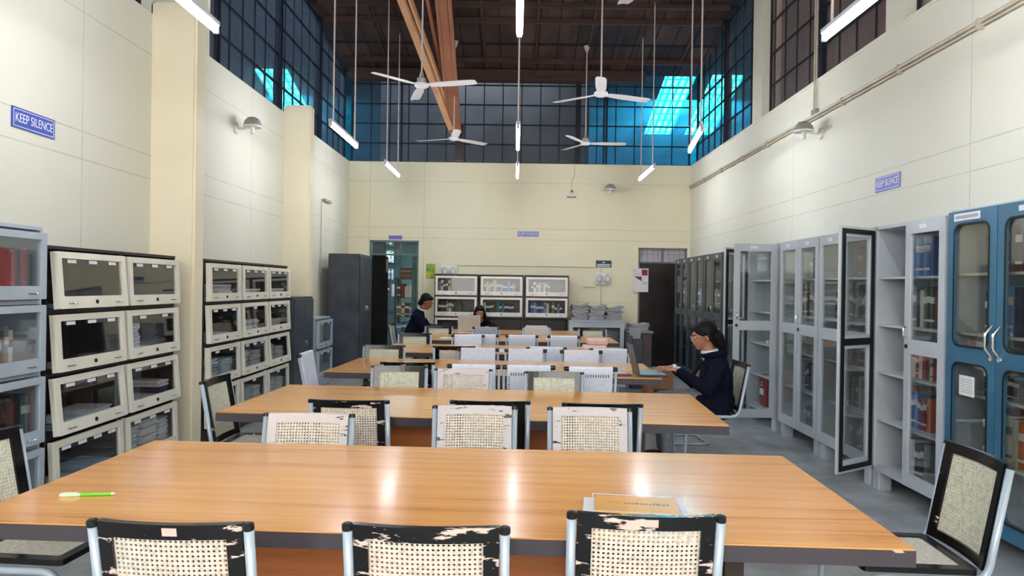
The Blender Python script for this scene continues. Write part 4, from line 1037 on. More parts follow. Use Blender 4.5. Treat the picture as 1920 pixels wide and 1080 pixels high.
# far-left trio
cx = [6.53, 7.29, 8.03]; nmc = ['leftmost','middle','rightmost']
for i in range(3):
    loc = (XL+0.012, cx[i], 0)
    bookcase(loc, PI/2, 0.745, 4, 'black bookcase with cream lift doors, %s of the three between the columns' % nmc[i], 'black bookcases with cream lift doors', tilts=[(0.03,0.05,0.03,0.02),(0.03,0.07,0.06,0.03),(0.03,0.05,0.08,0.03)][i], labels=[(3,3,2,2),(3,1,3,1),(3,3,1,1)][i])
    m = cab_mtx(loc, PI/2); nm = 'the %s far bookcase' % nmc[i]; 
    for k in range(4):
        z = zrow(k); s = 100+i*20+k*4
        PAL = [(188,192,190),(206,206,200),(160,168,168),(196,200,206)]
        if k == 0: journals(m, -0.05, 0.5, z, 6+2*(i == 0), 'single pile, top row of '+nm, s, PAL, th=(0.014,0.024))
        elif k == 1: journals(m, -0.04, [0.4,0.42,0.4][i], z, [4,9,9][i], 'single pile, second row of '+nm, s, PAL, th=(0.012,0.022))
        elif k == 2:
            journals(m, -0.20, 0.2, z, 14, 'left pile, third row in '+nm, s, BL+PAL if i == 0 else PAL, th=(0.012,0.02)); journals(m, 0.12, 0.3, z, 12, 'right pile, third row in '+nm, s+1, [(176,196,220),(200,210,220)] if i == 0 else PAL, th=(0.012,0.02))
        elif i: journals(m, -0.15, 0.24, z, 12, 'left pile, bottom row in '+nm, s, [(160,180,200),(190,196,200)], th=(0.012,0.02)); journals(m, 0.17, 0.22, z, 12, 'right pile, bottom row in '+nm, s+1, PAL, th=(0.012,0.02))

# back wall trio
cx = [-1.08, -0.255, 0.565]; nmb = ['left','middle','right']
for i in range(3):
    loc = (cx[i], YB-0.02, 0)
    bookcase(loc, 0, 0.80, 4, ['black bookcase on the back wall behind the woman with the silver laptop','middle black bookcase of the three on the back wall','right black bookcase of the back wall, next to the newspaper piles'][i], 'bookcases on the back wall', 'white_en', tilts=(0.03,0.02,0.0,0.0), labels=0, skip=((3,) if i == 0 else (2,3)), glass='glassd')
    m = cab_mtx(loc, 0); nm = 'the %s back bookcase' % nmb[i]
    rr = random.Random(50+i)
    if i == 0:
        c1 = ['grey','white','black','brown','cream']; c2 = ['black','green','dark green','grey','white','black','dark green','brown','green']
    elif i == 1:
        c1 = ['brown','cream','grey','brown','cream','grey','brown','grey','blue','blue','light blue','blue','light blue','navy']; c2 = ['white','black','dark green','black','dark green','teal','dark green','teal','dark green','black','navy','black']
    else:
        c1 = ['maroon','brown','white','grey','white','grey','white','olive','grey']; c2 = ['navy','blue','light blue','blue','navy','blue','light blue','cream','black','olive','black','grey','black']
    shelf_books(m, -0.33, 0.33, -0.30, zrow(0), 0.29, c1, 'in the top row of '+nm, 'books in the back bookcases', 60+i, (0.036,0.048), hr=(0.8,0.98))
    shelf_books(m, -0.33, 0.33, -0.30, zrow(1), 0.29, c2, 'in the second row of '+nm, 'books in the back bookcases', 70+i, (0.04,0.05), hr=(0.8,0.98))

# ------------------------------------------------------------------ steel cabinets of the left side
def plain_cabinet(name, label, loc, rz, w, d, h, m, knob=True, legs=0.08):
    t = thing(name, label, 'cabinet', loc, rz)
    bm = NB(); box(bm, -w/2, w/2, -d, 0, legs, h); bmesh.ops.bevel(bm, geom=list(bm.edges), offset=0.008, segments=2, affect='EDGES'); obj('body', bm, M_[m], t)
    for s in (-1, 1):
        bm = NB(); box(bm, min(s*0.002, s*(w/2-0.012)), max(s*0.002, s*(w/2-0.012)), -d-0.016, -d-0.001, legs+0.03, h-0.03); bmesh.ops.bevel(bm, geom=list(bm.edges), offset=0.005, segments=1, affect='EDGES'); o = obj('door', bm, M_[m], t)
        if s == 1:
            bm = NB(); lathe(bm, [(0,0),(0.02,0),(0.02,0.01),(0.01,0.02),(0,0.02)], 16, mtx=Matrix.Translation((0.05,-d-0.016,h*0.56)) @ Matrix.Rotation(PI/2,4,'X')); 
            box(bm, 0.04, 0.06, -d-0.045, -d-0.02, h*0.56-0.05, h*0.56+0.005); obj('handle', bm, M_['chrome'], o, smooth=True)
            bm = NB(); lathe(bm, [(0,0),(0.012,0),(0.010,0.006),(0,0.006)], 12, mtx=Matrix.Translation((0.05,-d-0.016,h*0.46)) @ Matrix.Rotation(PI/2,4,'X')); obj('lock', bm, M_['chrome'], o, smooth=True)
    for sx in (-1, 1):
        for sy in (0, 1):
            bm = NB(); x = sx*(w/2-0.04); y = -0.04 if sy else -d+0.04; box(bm, x-0.03, x+0.03, y-0.03, y+0.03, 0, legs); obj('foot', bm, M_[m], t)
    return t
plain_cabinet('steel_cabinet', 'waist-high slate steel cabinet beside the far-left bookcases', (XL+0.012, 8.85, 0), PI/2, 0.80, 0.43, 1.31, 'dsteel')
loc = (XL+0.012, 9.92, 0)
bookcase(loc, PI/2, 0.76, 2, 'low cool grey bookcase with one glass lift door beside the waist-high slate cabinet', None, 'gleft', 'gleft', 0.385, 0.42, 0.14, tilts=(0,0), labels=(2,2), glass='glass')
journals(cab_mtx(loc, PI/2), 0.0, 0.4, 0.14+0.42+0.0125, 7, 'inside the low cool grey bookcase', 300, GR, th=(0.012,0.02))
plain_cabinet('almirah', 'tall scuffed charcoal almirah standing left of the back doorway', (XL+0.15, 11.50, 0), PI/2, 0.88, 0.50, 1.965, 'almirah')

# racks and books in the store room behind the doorway
t = thing('store_rack', 'dark open book rack in the store room seen through the left doorway', 'rack', (-3.05, 15.2, 0), PI/2)
def rack(t, w, h, d, n_, m):
    for s in (-1, 1):
        for q in (0, 1):
            bm = NB(); box(bm, s*w/2-0.015, s*w/2+0.015, -d*q-0.015, -d*q+0.015, 0, h); obj('post', bm, m, t)
    for k in range(n_):
        bm = NB(); z = 0.1+k*(h-0.12)/(n_-1); box(bm, -w/2, w/2, -d, 0, z-0.012, z); obj('shelf', bm, m, t)
rack(t, 1.9, 2.35, 0.35, 7, M_['dsteel2']); m = cab_mtx((-3.05,15.2,0), PI/2)
pool = ['maroon','grey','brown','white','teal','cream','dark green','grey','olive','navy','light blue','white']
for k in range(3, 7):
    z = 0.1+k*(2.35-0.12)/6; rr = random.Random(400+k)
    shelf_books(m, -0.93, 0.93, -0.33, z, 0.30, [rr.choice(pool) for _ in range(9)], 'on %s shelf of the store room rack' % ['','','the third','the fourth','the fifth','the sixth','the top'][k], 'books on the store room rack', 400+k, (0.09,0.19), d=0.25)
t = thing('store_rack', 'low dark rack in the store room right behind the doorway edge', 'rack', (-2.10, 14.0, 0), 0)
rack(t, 0.55, 1.62, 0.32, 5, M_['dsteel2']); m = cab_mtx((-2.10,14.0,0), 0)
for k in range(4):
    z = 0.1+k*(1.62-0.12)/4; rr = random.Random(500+k)
    shelf_books(m, -0.25, 0.25, -0.30, z, 0.30, [rr.choice(pool) for _ in range(4)], 'on %s shelf of the low store rack' % ['the bottom','the second','the third','the fourth'][k], 'books on the low store rack', 500+k, (0.06,0.12), d=0.22)
zz = 1.6
for i, c in enumerate(((120,86,52),(150,110,70),(110,74,50),(160,128,90),(96,70,60))):
    bm = NB(); box(bm, -0.13, 0.13, -0.09, 0.09, 0, 0.042); o = obj('book', bm, cmat(c)); o.location = (-2.16, 13.84, 1.601+i*0.043); tag(o, 'brown book lying on the low store rack, %s' % ['lowest of five','second lowest of five','middle of five','second highest of five','topmost of five'][i], 'book', 'brown books lying on the low store rack')
# ------------------------------------------------------------------ glass-door steel cabinets, right side
def glass_cabinet(label, loc, rz, w, h=1.98, d=0.47, bodym='gsteel', inm='gsteel2', doorm='gsteel', legs=0.14, nsh=5, swing=(0,0), rounded=False, gl='glass', group='glass-door steel cabinets along the right wall', gasket=False):
    t = thing('glass_cabinet', label, 'cabinet', loc, rz, group); e = 0.018
    bm = NB()
    box(bm, -w/2, -w/2+e, -d, 0, legs, h); box(bm, w/2-e, w/2, -d, 0, legs, h); box(bm, -w/2+e, w/2-e, -0.012, 0, legs, h)
    box(bm, -w/2+e, w/2-e, -d, -0.012, h-0.025, h); box(bm, -w/2+e, w/2-e, -d, -0.012, legs, legs+0.03)
    box(bm, -w/2+e, -w/2+0.03, -d, -d+0.02, legs, h); box(bm, w/2-0.03, w/2-e, -d, -d+0.02, legs, h)
    obj('body', bm, M_[bodym], t)
    zs = []
    H0, H1 = legs+0.03, h-0.025
    for k in range(1, nsh):
        z = H0+(H1-H0)*k/nsh; zs.append(z)
        bm = NB(); box(bm, -w/2+e, w/2-e, -d+0.03, -0.012, z-0.016, z); obj('shelf', bm, M_[inm], t)
    zs = [H0]+zs
    for sx in (-1, 1):
        for sy in (0, 1):
            bm = NB(); x = sx*(w/2-0.055); y = -0.06 if sy else -d+0.055
            box(bm, x-0.05, x+0.05, y-0.05, y+0.05, 0, legs); bmesh.ops.bevel(bm, geom=[q for q in bm.edges if abs(q.verts[0].co.z-q.verts[1].co.z) > 0.01], offset=0.012, segments=2, affect='EDGES'); obj('foot', bm, M_[bodym], t)
    dw = w/2-0.006; dz0, dz1 = legs+0.008, h-0.012; dh = dz1-dz0; zm = dz0+dh*0.53
    for s in (-1, 1):
        # door mesh spans local x from 0 (hinge) toward the middle
        sg = 1 if s == -1 else -1
        b = 0.062; r = 0.055 if rounded else 0.004
        def X(a, c): return (min(sg*a, sg*c), max(sg*a, sg*c))
        xa, xb = X(0, dw); ha, hb = X(b, dw-b)
        lo = (zm-0.05-dz0); hi = zm+0.05-dz0
        bm = NB(); plate(bm, rrect(xa, 0, xb, dh, 0), [rrect(ha, 0.09, hb, lo, r), rrect(ha, hi, hb, dh-0.08, r)], -0.020, 0.0)
        o = obj('door', bm, M_[doorm], t, loc=(s*(w/2-0.003), -d, dz0), rot=(0,0,-sg*swing[0 if s == -1 else 1]))
        for (q0, q1) in ((0.09, lo), (hi, dh-0.08)):
            bm = NB(); box(bm, ha-0.002, hb+0.002, -0.011, -0.007, q0-0.002, q1+0.002) if not rounded else plate(bm, rrect(ha, q0, hb, q1, r), [], -0.011, -0.007); obj('pane', bm, M_[gl], o)
            if rounded:
                bm = NB(); plate(bm, rrect(ha-0.004, q0-0.004, hb+0.004, q1+0.004, r+0.004), [rrect(ha+0.007, q0+0.007, hb-0.007, q1-0.007, r-0.006)], -0.0235, -0.0195); obj('rubber_trim', bm, M_['rubber'], o)
        if gasket and swing[0 if s == -1 else 1] > 0:
            bm = NB(); gi, gj = X(0.014, dw-0.014)
            plate(bm, rrect(gi, 0.02, gj, dh-0.02, 0), [rrect(gi+0.035, 0.055, gj-0.035, lo+0.025, 0), rrect(gi+0.035, hi-0.025, gj-0.035, dh-0.055, 0)], 0.0, 0.010); obj('gasket', bm, M_['rubber'], o, label='black rubber gasket on the inner side of the open door')
        xh = sg*(dw-0.03)
        if s == 1 or rounded:
            bm = NB()
            if rounded: sweep(bm, fillet([(xh,-0.02,lo+0.10-0.09+0.05),(xh-0.0,-0.06,lo+0.10-0.04+0.05),(xh,-0.06,lo+0.10+0.04+0.05),(xh,-0.02,lo+0.10+0.09+0.05)], 0.01, 2), 0.008, 8)
            else: sweep(bm, fillet([(xh,-0.02,hi+0.01),(xh,-0.045,hi+0.02),(xh,-0.045,hi+0.075),(xh,-0.02,hi+0.085)], 0.01, 2), 0.006, 8)
            obj('handle', bm, M_['chrome'], o, smooth=True)
            bm = NB(); lathe(bm, [(0,0),(0.016,0),(0.014,0.008),(0,0.008)], 16, mtx=Matrix.Translation((xh,-0.020,(lo+hi)/2)) @ Matrix.Rotation(PI/2,4,'X')); obj('lock', bm, M_['chrome'] if rounded else M_['blackcap'], o, smooth=True)
        bm = NB(); x_ = sg*dw*0.5; box(bm, x_-0.06, x_+0.02, -0.0215, -0.020, dh-0.052, dh-0.022); obj('label_sticker', bm, M_['sticker'], o)
    return t, zs, cab_mtx(loc, rz)
RZ = -PI/2; XW = XR-0.045
# blue cabinet, partly cut by the frame
tb, zs, m = glass_cabinet('blue steel cabinet with rounded windows at the right frame edge', (XW, 3.93, 0), RZ, 0.90, h=2.0, bodym='gsteel', inm='bluein', doorm='bluesteel', legs=0.12, rounded=True)
d1 = [c for c in tb.children if c.name.startswith('door')][0]
bm = NB(); box(bm, 0.12, 0.26, -0.013, -0.0112, 0.90-0.16, 0.90-0.04); obj('notice_card', bm, M_['paper'], d1, label='white printed card behind the lower left window')
bm = NB()
for k in range(6): box(bm, 0.135, 0.245, -0.0138, -0.013, 0.76+0.015*k, 0.763+0.015*k)
obj('notice_print', bm, M_['greypl'], d1)
bm = NB(); box(bm, 0.06, 0.30, -0.0222, -0.0202, 1.80, 1.845); obj('name_strip', bm, M_['sticker'], d1)
bm = NB()
rr = random.Random(9); x = 0.075
while x < 0.28: w_ = rr.uniform(.006,.012); box(bm, x, x+w_, -0.0228, -0.0222, 1.812, 1.832); x += w_+0.004
obj('strip_lettering', bm, M_['greypl'], d1)
IN = -0.40
for k, cl in ((4, ['maroon']*6), (3, ['navy','navy','blue','blue','light blue','navy']), (2, ['black','grey','black','white','black','grey']), (1, ['brown','maroon','red','white','cream','cream','orange'])):
    shelf_books(m, -0.22, 0.40, -0.40, zs[k], 0.33, cl, 'on %s shelf of the blue cabinet' % ['the bottom','the second lowest','the middle','the second highest','the top'][k], 'books in the blue cabinet', 600+k, (0.04,0.052), d=0.22, hr=(0.75,0.9) if k != 2 else (0.4,0.6))
# open grey cabinet next to it: its far door swung wide
t, zs, m = glass_cabinet('light grey steel cabinet next to the blue one, one door swung wide open', (XW, 4.855, 0), RZ, 0.90, swing=(math.radians(57), 0), gasket=True)
SH = ['the bottom','the second lowest','the middle','the second highest','the top']
shelf_books(m, -0.18, 0.28, -0.36, zs[4], 0.30, ['light blue','blue','light blue','blue','light blue','blue'], 'on the top shelf of the open grey cabinet', 'books in the open grey cabinet', 611, (0.036,0.044), hr=(0.9,0.93))
shelf_books(m, -0.20, 0.32, -0.36, zs[3], 0.30, ['navy','navy','grey','dark green','white','olive','black','black','brown'], 'on the second highest shelf of the open grey cabinet', 'books in the open grey cabinet', 612, (0.032,0.044), hr=(0.85,0.98))
shelf_books(m, -0.20, 0.38, -0.36, zs[2], 0.20, ['brown','maroon','white','red','white','red','black','cream','red','white'], 'on the middle shelf of the open grey cabinet', 'books in the open grey cabinet', 613, (0.032,0.044), hr=(0.7,0.95))
shelf_books(m, -0.20, 0.32, -0.36, zs[1], 0.30, ['dark green','orange','blue','light blue','blue','red','brown','orange'], 'on the second lowest shelf of the open grey cabinet', 'books in the open grey cabinet', 614, (0.032,0.044), hr=(0.7,0.95))
shelf_books(m, -0.22, 0.30, -0.36, zs[0], 0.28, ['red','orange','white','white','navy','brown','black','grey'], 'on the bottom shelf of the open grey cabinet', 'books in the open grey cabinet', 615, (0.032,0.044), hr=(0.8,0.98))
# two closed light grey cabinets
t, zs, m = glass_cabinet('nearer of two closed light grey steel cabinets, beside the wide open door', (XW, 5.775, 0), RZ, 0.90)
shelf_books(m, -0.08, 0.36, -0.36, zs[4], 0.28, ['navy','blue','maroon','red','maroon'], 'on the top shelf of the nearer closed cabinet', 'books in the nearer closed cabinet', 621, (0.036,0.046))
shelf_books(m, -0.40, 0.36, -0.36, zs[3], 0.30, ['brown','grey','dark green','olive','brown','grey','black','olive','dark green','navy','green','navy','grey','olive'], 'on the second highest shelf of the nearer closed cabinet', 'books in the nearer closed cabinet', 622, (0.036,0.046))
shelf_books(m, -0.20, 0.36, -0.36, zs[2], 0.24, ['black','brown','grey','black','brown','grey','maroon','black'], 'on the middle shelf of the nearer closed cabinet', 'books in the nearer closed cabinet', 623, (0.036,0.046))
shelf_books(m, -0.12, 0.36, -0.36, zs[1], 0.28, ['navy','grey','brown','red','white','grey','teal'], 'on the second lowest shelf of the nearer closed cabinet', 'books in the nearer closed cabinet', 624, (0.036,0.046))
shelf_books(m, -0.10, 0.34, -0.36, zs[0], 0.28, ['grey','black','brown','black','grey'], 'on the bottom shelf of the nearer closed cabinet', 'books in the nearer closed cabinet', 625, (0.036,0.046))
t, zs, m = glass_cabinet('farther of two closed light grey steel cabinets, beside the one with the red box', (XW, 6.695, 0), RZ, 0.90)
shelf_books(m, -0.40, 0.36, -0.36, zs[3], 0.28, ['grey','brown','olive','black','cream','brown','grey','dark green','black','brown','grey','olive','brown','maroon'], 'on the second highest shelf of the farther closed cabinet', 'books in the farther closed cabinet', 632, (0.036,0.046))
shelf_books(m, -0.10, 0.36, -0.36, zs[4], 0.22, ['dark green','olive','dark green','black'], 'on the top shelf of the farther closed cabinet', 'books in the farther closed cabinet', 631, (0.036,0.046))
shelf_books(m, -0.10, 0.34, -0.36, zs[1], 0.28, ['navy','blue','navy','grey'], 'on the second lowest shelf of the farther closed cabinet', 'books in the farther closed cabinet', 633, (0.036,0.046))
shelf_books(m, -0.10, 0.34, -0.36, zs[0], 0.24, ['teal','dark green','black'], 'on the bottom shelf of the farther closed cabinet', 'books in the farther closed cabinet', 634, (0.036,0.046))
# half open one with both doors swung, red pouch inside
t, zs, m = glass_cabinet('light grey steel cabinet with both doors swung out, holding the red box', (XW, 7.75, 0), RZ, 0.92, swing=(math.radians(50), math.radians(92)), gasket=True)
t = thing('red_box', 'red box file with a white label at the bottom of the half empty grey cabinet', 'box', m @ Vector((-0.12, -0.33, zs[0]+0.001)), RZ)
bm = NB(); box(bm, -0.09, 0.09, -0.07, 0.07, 0, 0.36); bevel_all(bm, 0.025, 3); obj('box_body', bm, mat('deep_red_cover', srgb(140,20,28), 0.4), t, smooth=True)
bm = NB(); box(bm, -0.06, 0.06, -0.0725, -0.07, 0.13, 0.20); obj('white_label', bm, M_['paper'], t)
bm = NB()
for k, (a, b2) in enumerate(((-0.02,0.02),(-0.045,0.045))): box(bm, a, b2, -0.0722, -0.07, 0.26-0.03*k, 0.272-0.03*k)
obj('lettering', bm, M_['signtext'], t)
shelf_books(m, -0.1, 0.1, -0.36, zs[2], 0.12, ['white','cream'], 'lying low on the middle shelf of the half empty cabinet', 'books in the half empty cabinet', 640, (0.05,0.07), hr=(0.3,0.4))
# dark cabinets
dl = ['nearest','second','third','farthest']; yy = 8.70
for i in range(4):
    t, zs, m = glass_cabinet('dark slate glass-door cabinet, %s of the four near the back corner' % dl[i], (XW, yy, 0), RZ, 0.88, bodym='dsteel2', inm='dsteel', doorm='dsteel2', gl='glassd')
    rr = random.Random(700+i); pool2 = ['black','grey','navy','dark green','brown','black','light blue']
    for k in (2, 3):
        shelf_books(m, -0.38, 0.38, -0.36, zs[k], 0.28, [rr.choice(pool2) for _ in range(5)], 'on %s shelf of the %s dark cabinet' % (SH[k], dl[i]), 'books in the %s dark cabinet' % dl[i], 710+10*i+k, (0.08,0.14))
    yy += 0.90

# ------------------------------------------------------------------ low cabinet with newspapers at the back
t = thing('low_cabinet', 'low light grey glass-front cabinet under the three newspaper piles', 'cabinet', (1.45, YB-0.02, 0), 0)
bm = NB(); w = 0.98; d = 0.62; h = 0.87; e = 0.05
plate(bm, rrect(-w/2, 0.05, w/2, h, 0), [rrect(-w/2+0.07, 0.12, -0.01, h-0.10, 0.0), rrect(0.03, 0.12, w/2-0.07, h-0.10, 0)], -d-0.02, -d)
box(bm, -w/2, -w/2+0.02, -d, 0, 0, h); box(bm, w/2-0.02, w/2, -d, 0, 0, h); box(bm, -w/2, w/2, -0.015, 0, 0, h); box(bm, -w/2, w/2, -d-0.03, 0, h, h+0.02); box(bm, -w/2, w/2, -d, 0, 0.0, 0.06)
obj('body', bm, M_['gsteel'], t)
bm = NB(); box(bm, -w/2+0.07, w/2-0.07, -d-0.012, -d-0.008, 0.12, h-0.10); obj('pane', bm, M_['glassd'], t)
bm = NB(); box(bm, -w/2+0.02, w/2-0.02, -d+0.02, -0.015, 0.44, 0.455); obj('shelf', bm, M_['dsteel'], t)
M_['news'] = nmat('newsprint', srgb(140,140,146), srgb(190,190,194), 40, 0.8, stretch=(1,1,8))
def newspile(x, y, z, n_, nm, seed, w=0.30, tilt=0.10):
    r = random.Random(seed); zz = z
    for i in range(n_):
        th = r.uniform(0.016, 0.030); sk = tilt*(1 if i > n_*0.4 else 0.5); bm = NB(); nx = 8
        va = []
        ww = w*r.uniform(0.86,1.0); ph = r.uniform(0,6)
        for s in (0, 1):
            g_ = [[bm.verts.new((-ww/2+ww*a/nx, -0.20+0.40*b2/3, (th if s else 0)+0.022*(i/n_)*((a/nx-0.4)*2)**2*1.5+0.003*math.sin(a*1.9+ph)*(1 if s else 0.2))) for b2 in range(4)] for a in range(nx+1)]
            va.append(g_)
        for a in range(nx):
            for b2 in range(3):
                bm.faces.new((va[1][a][b2],va[1][a+1][b2],va[1][a+1][b2+1],va[1][a][b2+1])); bm.faces.new((va[0][a][b2+1],va[0][a+1][b2+1],va[0][a+1][b2],va[0][a][b2]))
            for b2 in (0, 3): bm.faces.new((va[0][a][b2],va[0][a+1][b2],va[1][a+1][b2],va[1][a][b2]))
        for b2 in range(3):
            for a in (0, nx): bm.faces.new((va[0][a][b2],va[1][a][b2],va[1][a][b2+1],va[0][a][b2+1]))
        o = obj('folded_newspaper', bm, M_['news'], smooth=True); o.location = (x+r.uniform(-.015,.015), y+r.uniform(-.01,.01), zz); o.rotation_euler = (0, 0, r.uniform(-.12,.12))
        pos = 'topmost' if i == n_-1 else ('lowest' if i == 0 else '%s from below' % ORD[i])
        tag(o, 'folded grey newspaper, %s in the %s pile' % (pos, nm), 'newspaper', 'newspapers in the %s pile' % nm); zz += th+0.001
newspile(1.17, 12.66, 0.892, 11, 'left cabinet-top', 1); newspile(1.47, 12.62, 0.892, 10, 'middle cabinet-top', 2); newspile(1.77, 12.66, 0.892, 9, 'right cabinet-top', 3)
t = thing('brown_cabinet', 'brown low cabinet beside the right doorway holding loose newspapers', 'cabinet', (2.19, YB-0.15, 0), 0)
bm = NB(); box(bm, -0.20, 0.20, -0.75, 0, 0, 0.70); bevel_all(bm, 0.01, 1); obj('body', bm, mat('brown_grey_cabinet', srgb(96,82,78), 0.5), t)
bm = NB(); box(bm, -0.22, 0.22, -0.78, 0, 0.70, 0.73); obj('top', bm, M_['greypl'], t)
newspile(2.19, 12.42, 0.735, 4, 'brown cabinet', 4, 0.36)
# newspaper stand with papers
t = thing('newspaper_bin', 'pale open bin of folded papers beside the right end of the back cabinets', 'bin', (1.78, 10.35, 0), 0.2)
bm = NB(); box(bm, -0.09, -0.08, -0.14, 0.14, 0, 0.78); box(bm, 0.08, 0.09, -0.14, 0.14, 0, 0.78); box(bm, -0.09, 0.09, -0.14, -0.13, 0, 0.74); box(bm, -0.09, 0.09, 0.13, 0.14, 0, 0.80); box(bm, -0.09, 0.09, -0.13, 0.13, 0.0, 0.02); obj('bin_body', bm, mat('dark_grey_bin', srgb(84,88,92), 0.5), t)
for k in range(4):
    bm = NB(); box(bm, -0.07, 0.07, -0.004, 0.004, 0, 0.84); bevel_all(bm, 0.003, 1); o = obj('folded_newspaper', bm, M_['news']); o.location = (1.78, 10.25+k*0.055, 0.022); o.rotation_euler = (0.03,0,0.2)
    tag(o, 'upright folded newspaper in the pale bin, %s from the front' % ORD[k], 'newspaper', 'papers in the bin')
t = thing('cardboard_box', 'brown cardboard box on the floor behind the open laptop', 'box', (1.93, 9.35, 0), 0.1)
bm = NB(); box(bm, -0.17, 0.17, -0.15, 0.15, 0.0, 0.40)
bmesh.ops.bevel(bm, geom=list(bm.edges), offset=0.004, segments=1, affect='EDGES'); obj('carton', bm, M_['card'], t)
bm = NB(); box(bm, -0.17, 0.17, -0.02, 0.02, 0.4, 0.402); box(bm, -0.02, 0.02, -0.1515, -0.15, 0.30, 0.4); obj('tape', bm, mat('parcel_tape', srgb(196,170,130), 0.3), t)

# ------------------------------------------------------------------ things on the tables
t = thing('pen', 'green and white ballpoint pen lying on the nearest table', 'pen', (-1.455, 2.36, 0.7555), 0.16)
rx = lambda L: Matrix.Rotation(PI/2, 4, 'Y')
bm = NB(); lathe(bm, [(0,-0.075),(0.0025,-0.074),(0.0055,-0.06),(0.0055,0.02),(0,0.02)], 14, mtx=Matrix.Rotation(PI/2,4,'Y') @ Matrix.Rotation(PI,4,'X')); 
bm.free(); bm = NB(); sweep(bm, [(-0.02,0,0),(0.078,0,0)], 0.0055, 12); obj('barrel', bm, mat('bright_green_plastic', srgb(110,210,60), 0.3), t, smooth=True)
bm = NB(); sweep(bm, [(-0.086,0,0),(-0.08,0,0),(-0.02,0,0)], [0.004,0.0062,0.0062], 12); box(bm, -0.078, -0.03, -0.0015, 0.0015, 0.006, 0.0085); obj('pen_cap', bm, mat('pale_green_plastic', srgb(206,240,200), 0.25), t, smooth=True)
bm = NB(); sweep(bm, [(0.078,0,0),(0.090,0,0)], [0.0052,0.003], 12); obj('end_plug', bm, M_['whitepl'], t, smooth=True)

t = thing('booklet_stack', 'orange booklet in a clear sleeve over white sheets behind the right near chair', 'booklet', (0.42, 2.30, 0.751), -0.12)
M_['sleeve'] = glassmat('clear_plastic_sleeve', (0.99,0.99,0.99), 0.01, 0.02, (0.9,0.9,0.9), 0.25, fres=0.10)
bm = NB(); 
for k in range(6): 
    a = 0.010*math.sin(k*2.1); b2 = 0.008*math.cos(k*1.3); box(bm, -0.175+a, 0.130+a*0.5, -0.12+b2, 0.075+b2, 0.0018*k, 0.0018*k+0.0012)
obj('white_sheets', bm, M_['paper'], t)
bm = NB(); box(bm, -0.145, 0.125, -0.085, 0.088, 0.012, 0.019); obj('booklet_cover', bm, mat('orange_booklet_cover', srgb(246,184,80), 0.6, spec=0.2), t)
bm = NB()
rr = random.Random(4); x = -0.05
while x < 0.09: w_ = rr.uniform(.006,.014); box(bm, x, x+w_, 0.0, rr.uniform(0.012,0.022), 0.019, 0.0195); x += w_+0.004
box(bm, -0.11, -0.06, 0.015, 0.018, 0.019, 0.0195); obj('cover_print', bm, mat('brown_print', srgb(150,96,60), 0.5), t)
bm = NB(); box(bm, -0.155, 0.150, -0.095, 0.095, 0.0205, 0.0215); obj('clear_sleeve', bm, M_['sleeve'], t)
bm = NB(); plate(bm, rrect(-0.155,-0.095,0.150,0.095,0), [rrect(-0.150,-0.09,0.132,0.088,0)], 0.0216, 0.0222, mtx=Matrix(((1,0,0,0),(0,0,1,0),(0,1,0,0),(0,0,0,1)))); obj('sleeve_edge', bm, M_['sticker'], t)

def flat(name, label, cat, x, y, z, w, d, h, m, rz=0, bev=0.0, group=None, rot=None):
    bm = NB(); box(bm, -w/2, w/2, -d/2, d/2, 0, h)
    if bev: bevel_all(bm, bev, 3)
    o = obj(name, bm, m, smooth=bool(bev)); o.location = (x, y, z); o.rotation_euler = rot or (0, 0, rz); return tag(o, label, cat, group)
pinkm = nmat('pink_wrapping_cloth', srgb(222,186,180), srgb(234,204,196), 12, 0.7)
flat('wrapped_bundle', 'pink wrapped bundle, upper of the two on the fourth table', 'bundle', 0.96, 8.12, 0.816, 0.24, 0.20, 0.075, pinkm, 0.05, 0.022, 'pink bundles')
flat('wrapped_bundle', 'pink wrapped bundle, lower of the two on the fourth table', 'bundle', 0.93, 8.10, 0.751, 0.28, 0.22, 0.064, pinkm, -0.03, 0.022, 'pink bundles')
flat('open_magazine', 'white open magazine lying on the fourth table left of centre', 'magazine', -0.25, 7.82, 0.7515, 0.28, 0.30, 0.010, M_['paper'], 0.2)
flat('paper_stack', 'pile of white papers on the third table left of the laptop', 'papers', 0.83, 6.02, 0.751, 0.24, 0.28, 0.012, M_['paper'], 0.1)
flat('folder', 'maroon folder lying under the white papers left of the laptop', 'folder', 0.90, 5.83, 0.751, 0.16, 0.10, 0.008, cmat((110,40,48)), 0.05)
flat('paper_stack', 'white papers lying on the fifth table near the lilac chairs', 'papers', 0.60, 9.62, 0.7515, 0.34, 0.24, 0.012, M_['paper'], 0.02)
flat('paper_stack', 'white sheets on the fifth table beside the cane chair', 'papers', -0.9, 9.62, 0.7515, 0.26, 0.2, 0.006, M_['paper'], -0.1)
flat('open_notebook', 'open white notebook in front of the boy', 'notebook', -1.15, 10.98, 0.7505, 0.22, 0.28, 0.014, M_['paper'], 0.1)
t = thing('printed_newspaper', 'newspaper with a bold headline leaning upright on the sixth table', 'newspaper', (0.33, 10.75, 0.751), 0)
bm = NB(); box(bm, -0.165, 0.165, -0.004, 0.004, 0, 0.13, mtx=Matrix.Rotation(-0.15,4,'X')); obj('sheet', bm, M_['paper'], t)
bm = NB(); rr = random.Random(6); x = -0.11
while x < 0.11: w_ = rr.uniform(.012,.024); box(bm, x, x+w_, -0.006, -0.004, 0.06, 0.085, mtx=Matrix.Rotation(-0.15,4,'X')); x += w_+0.006
obj('headline', bm, M_['blackcap'], t)

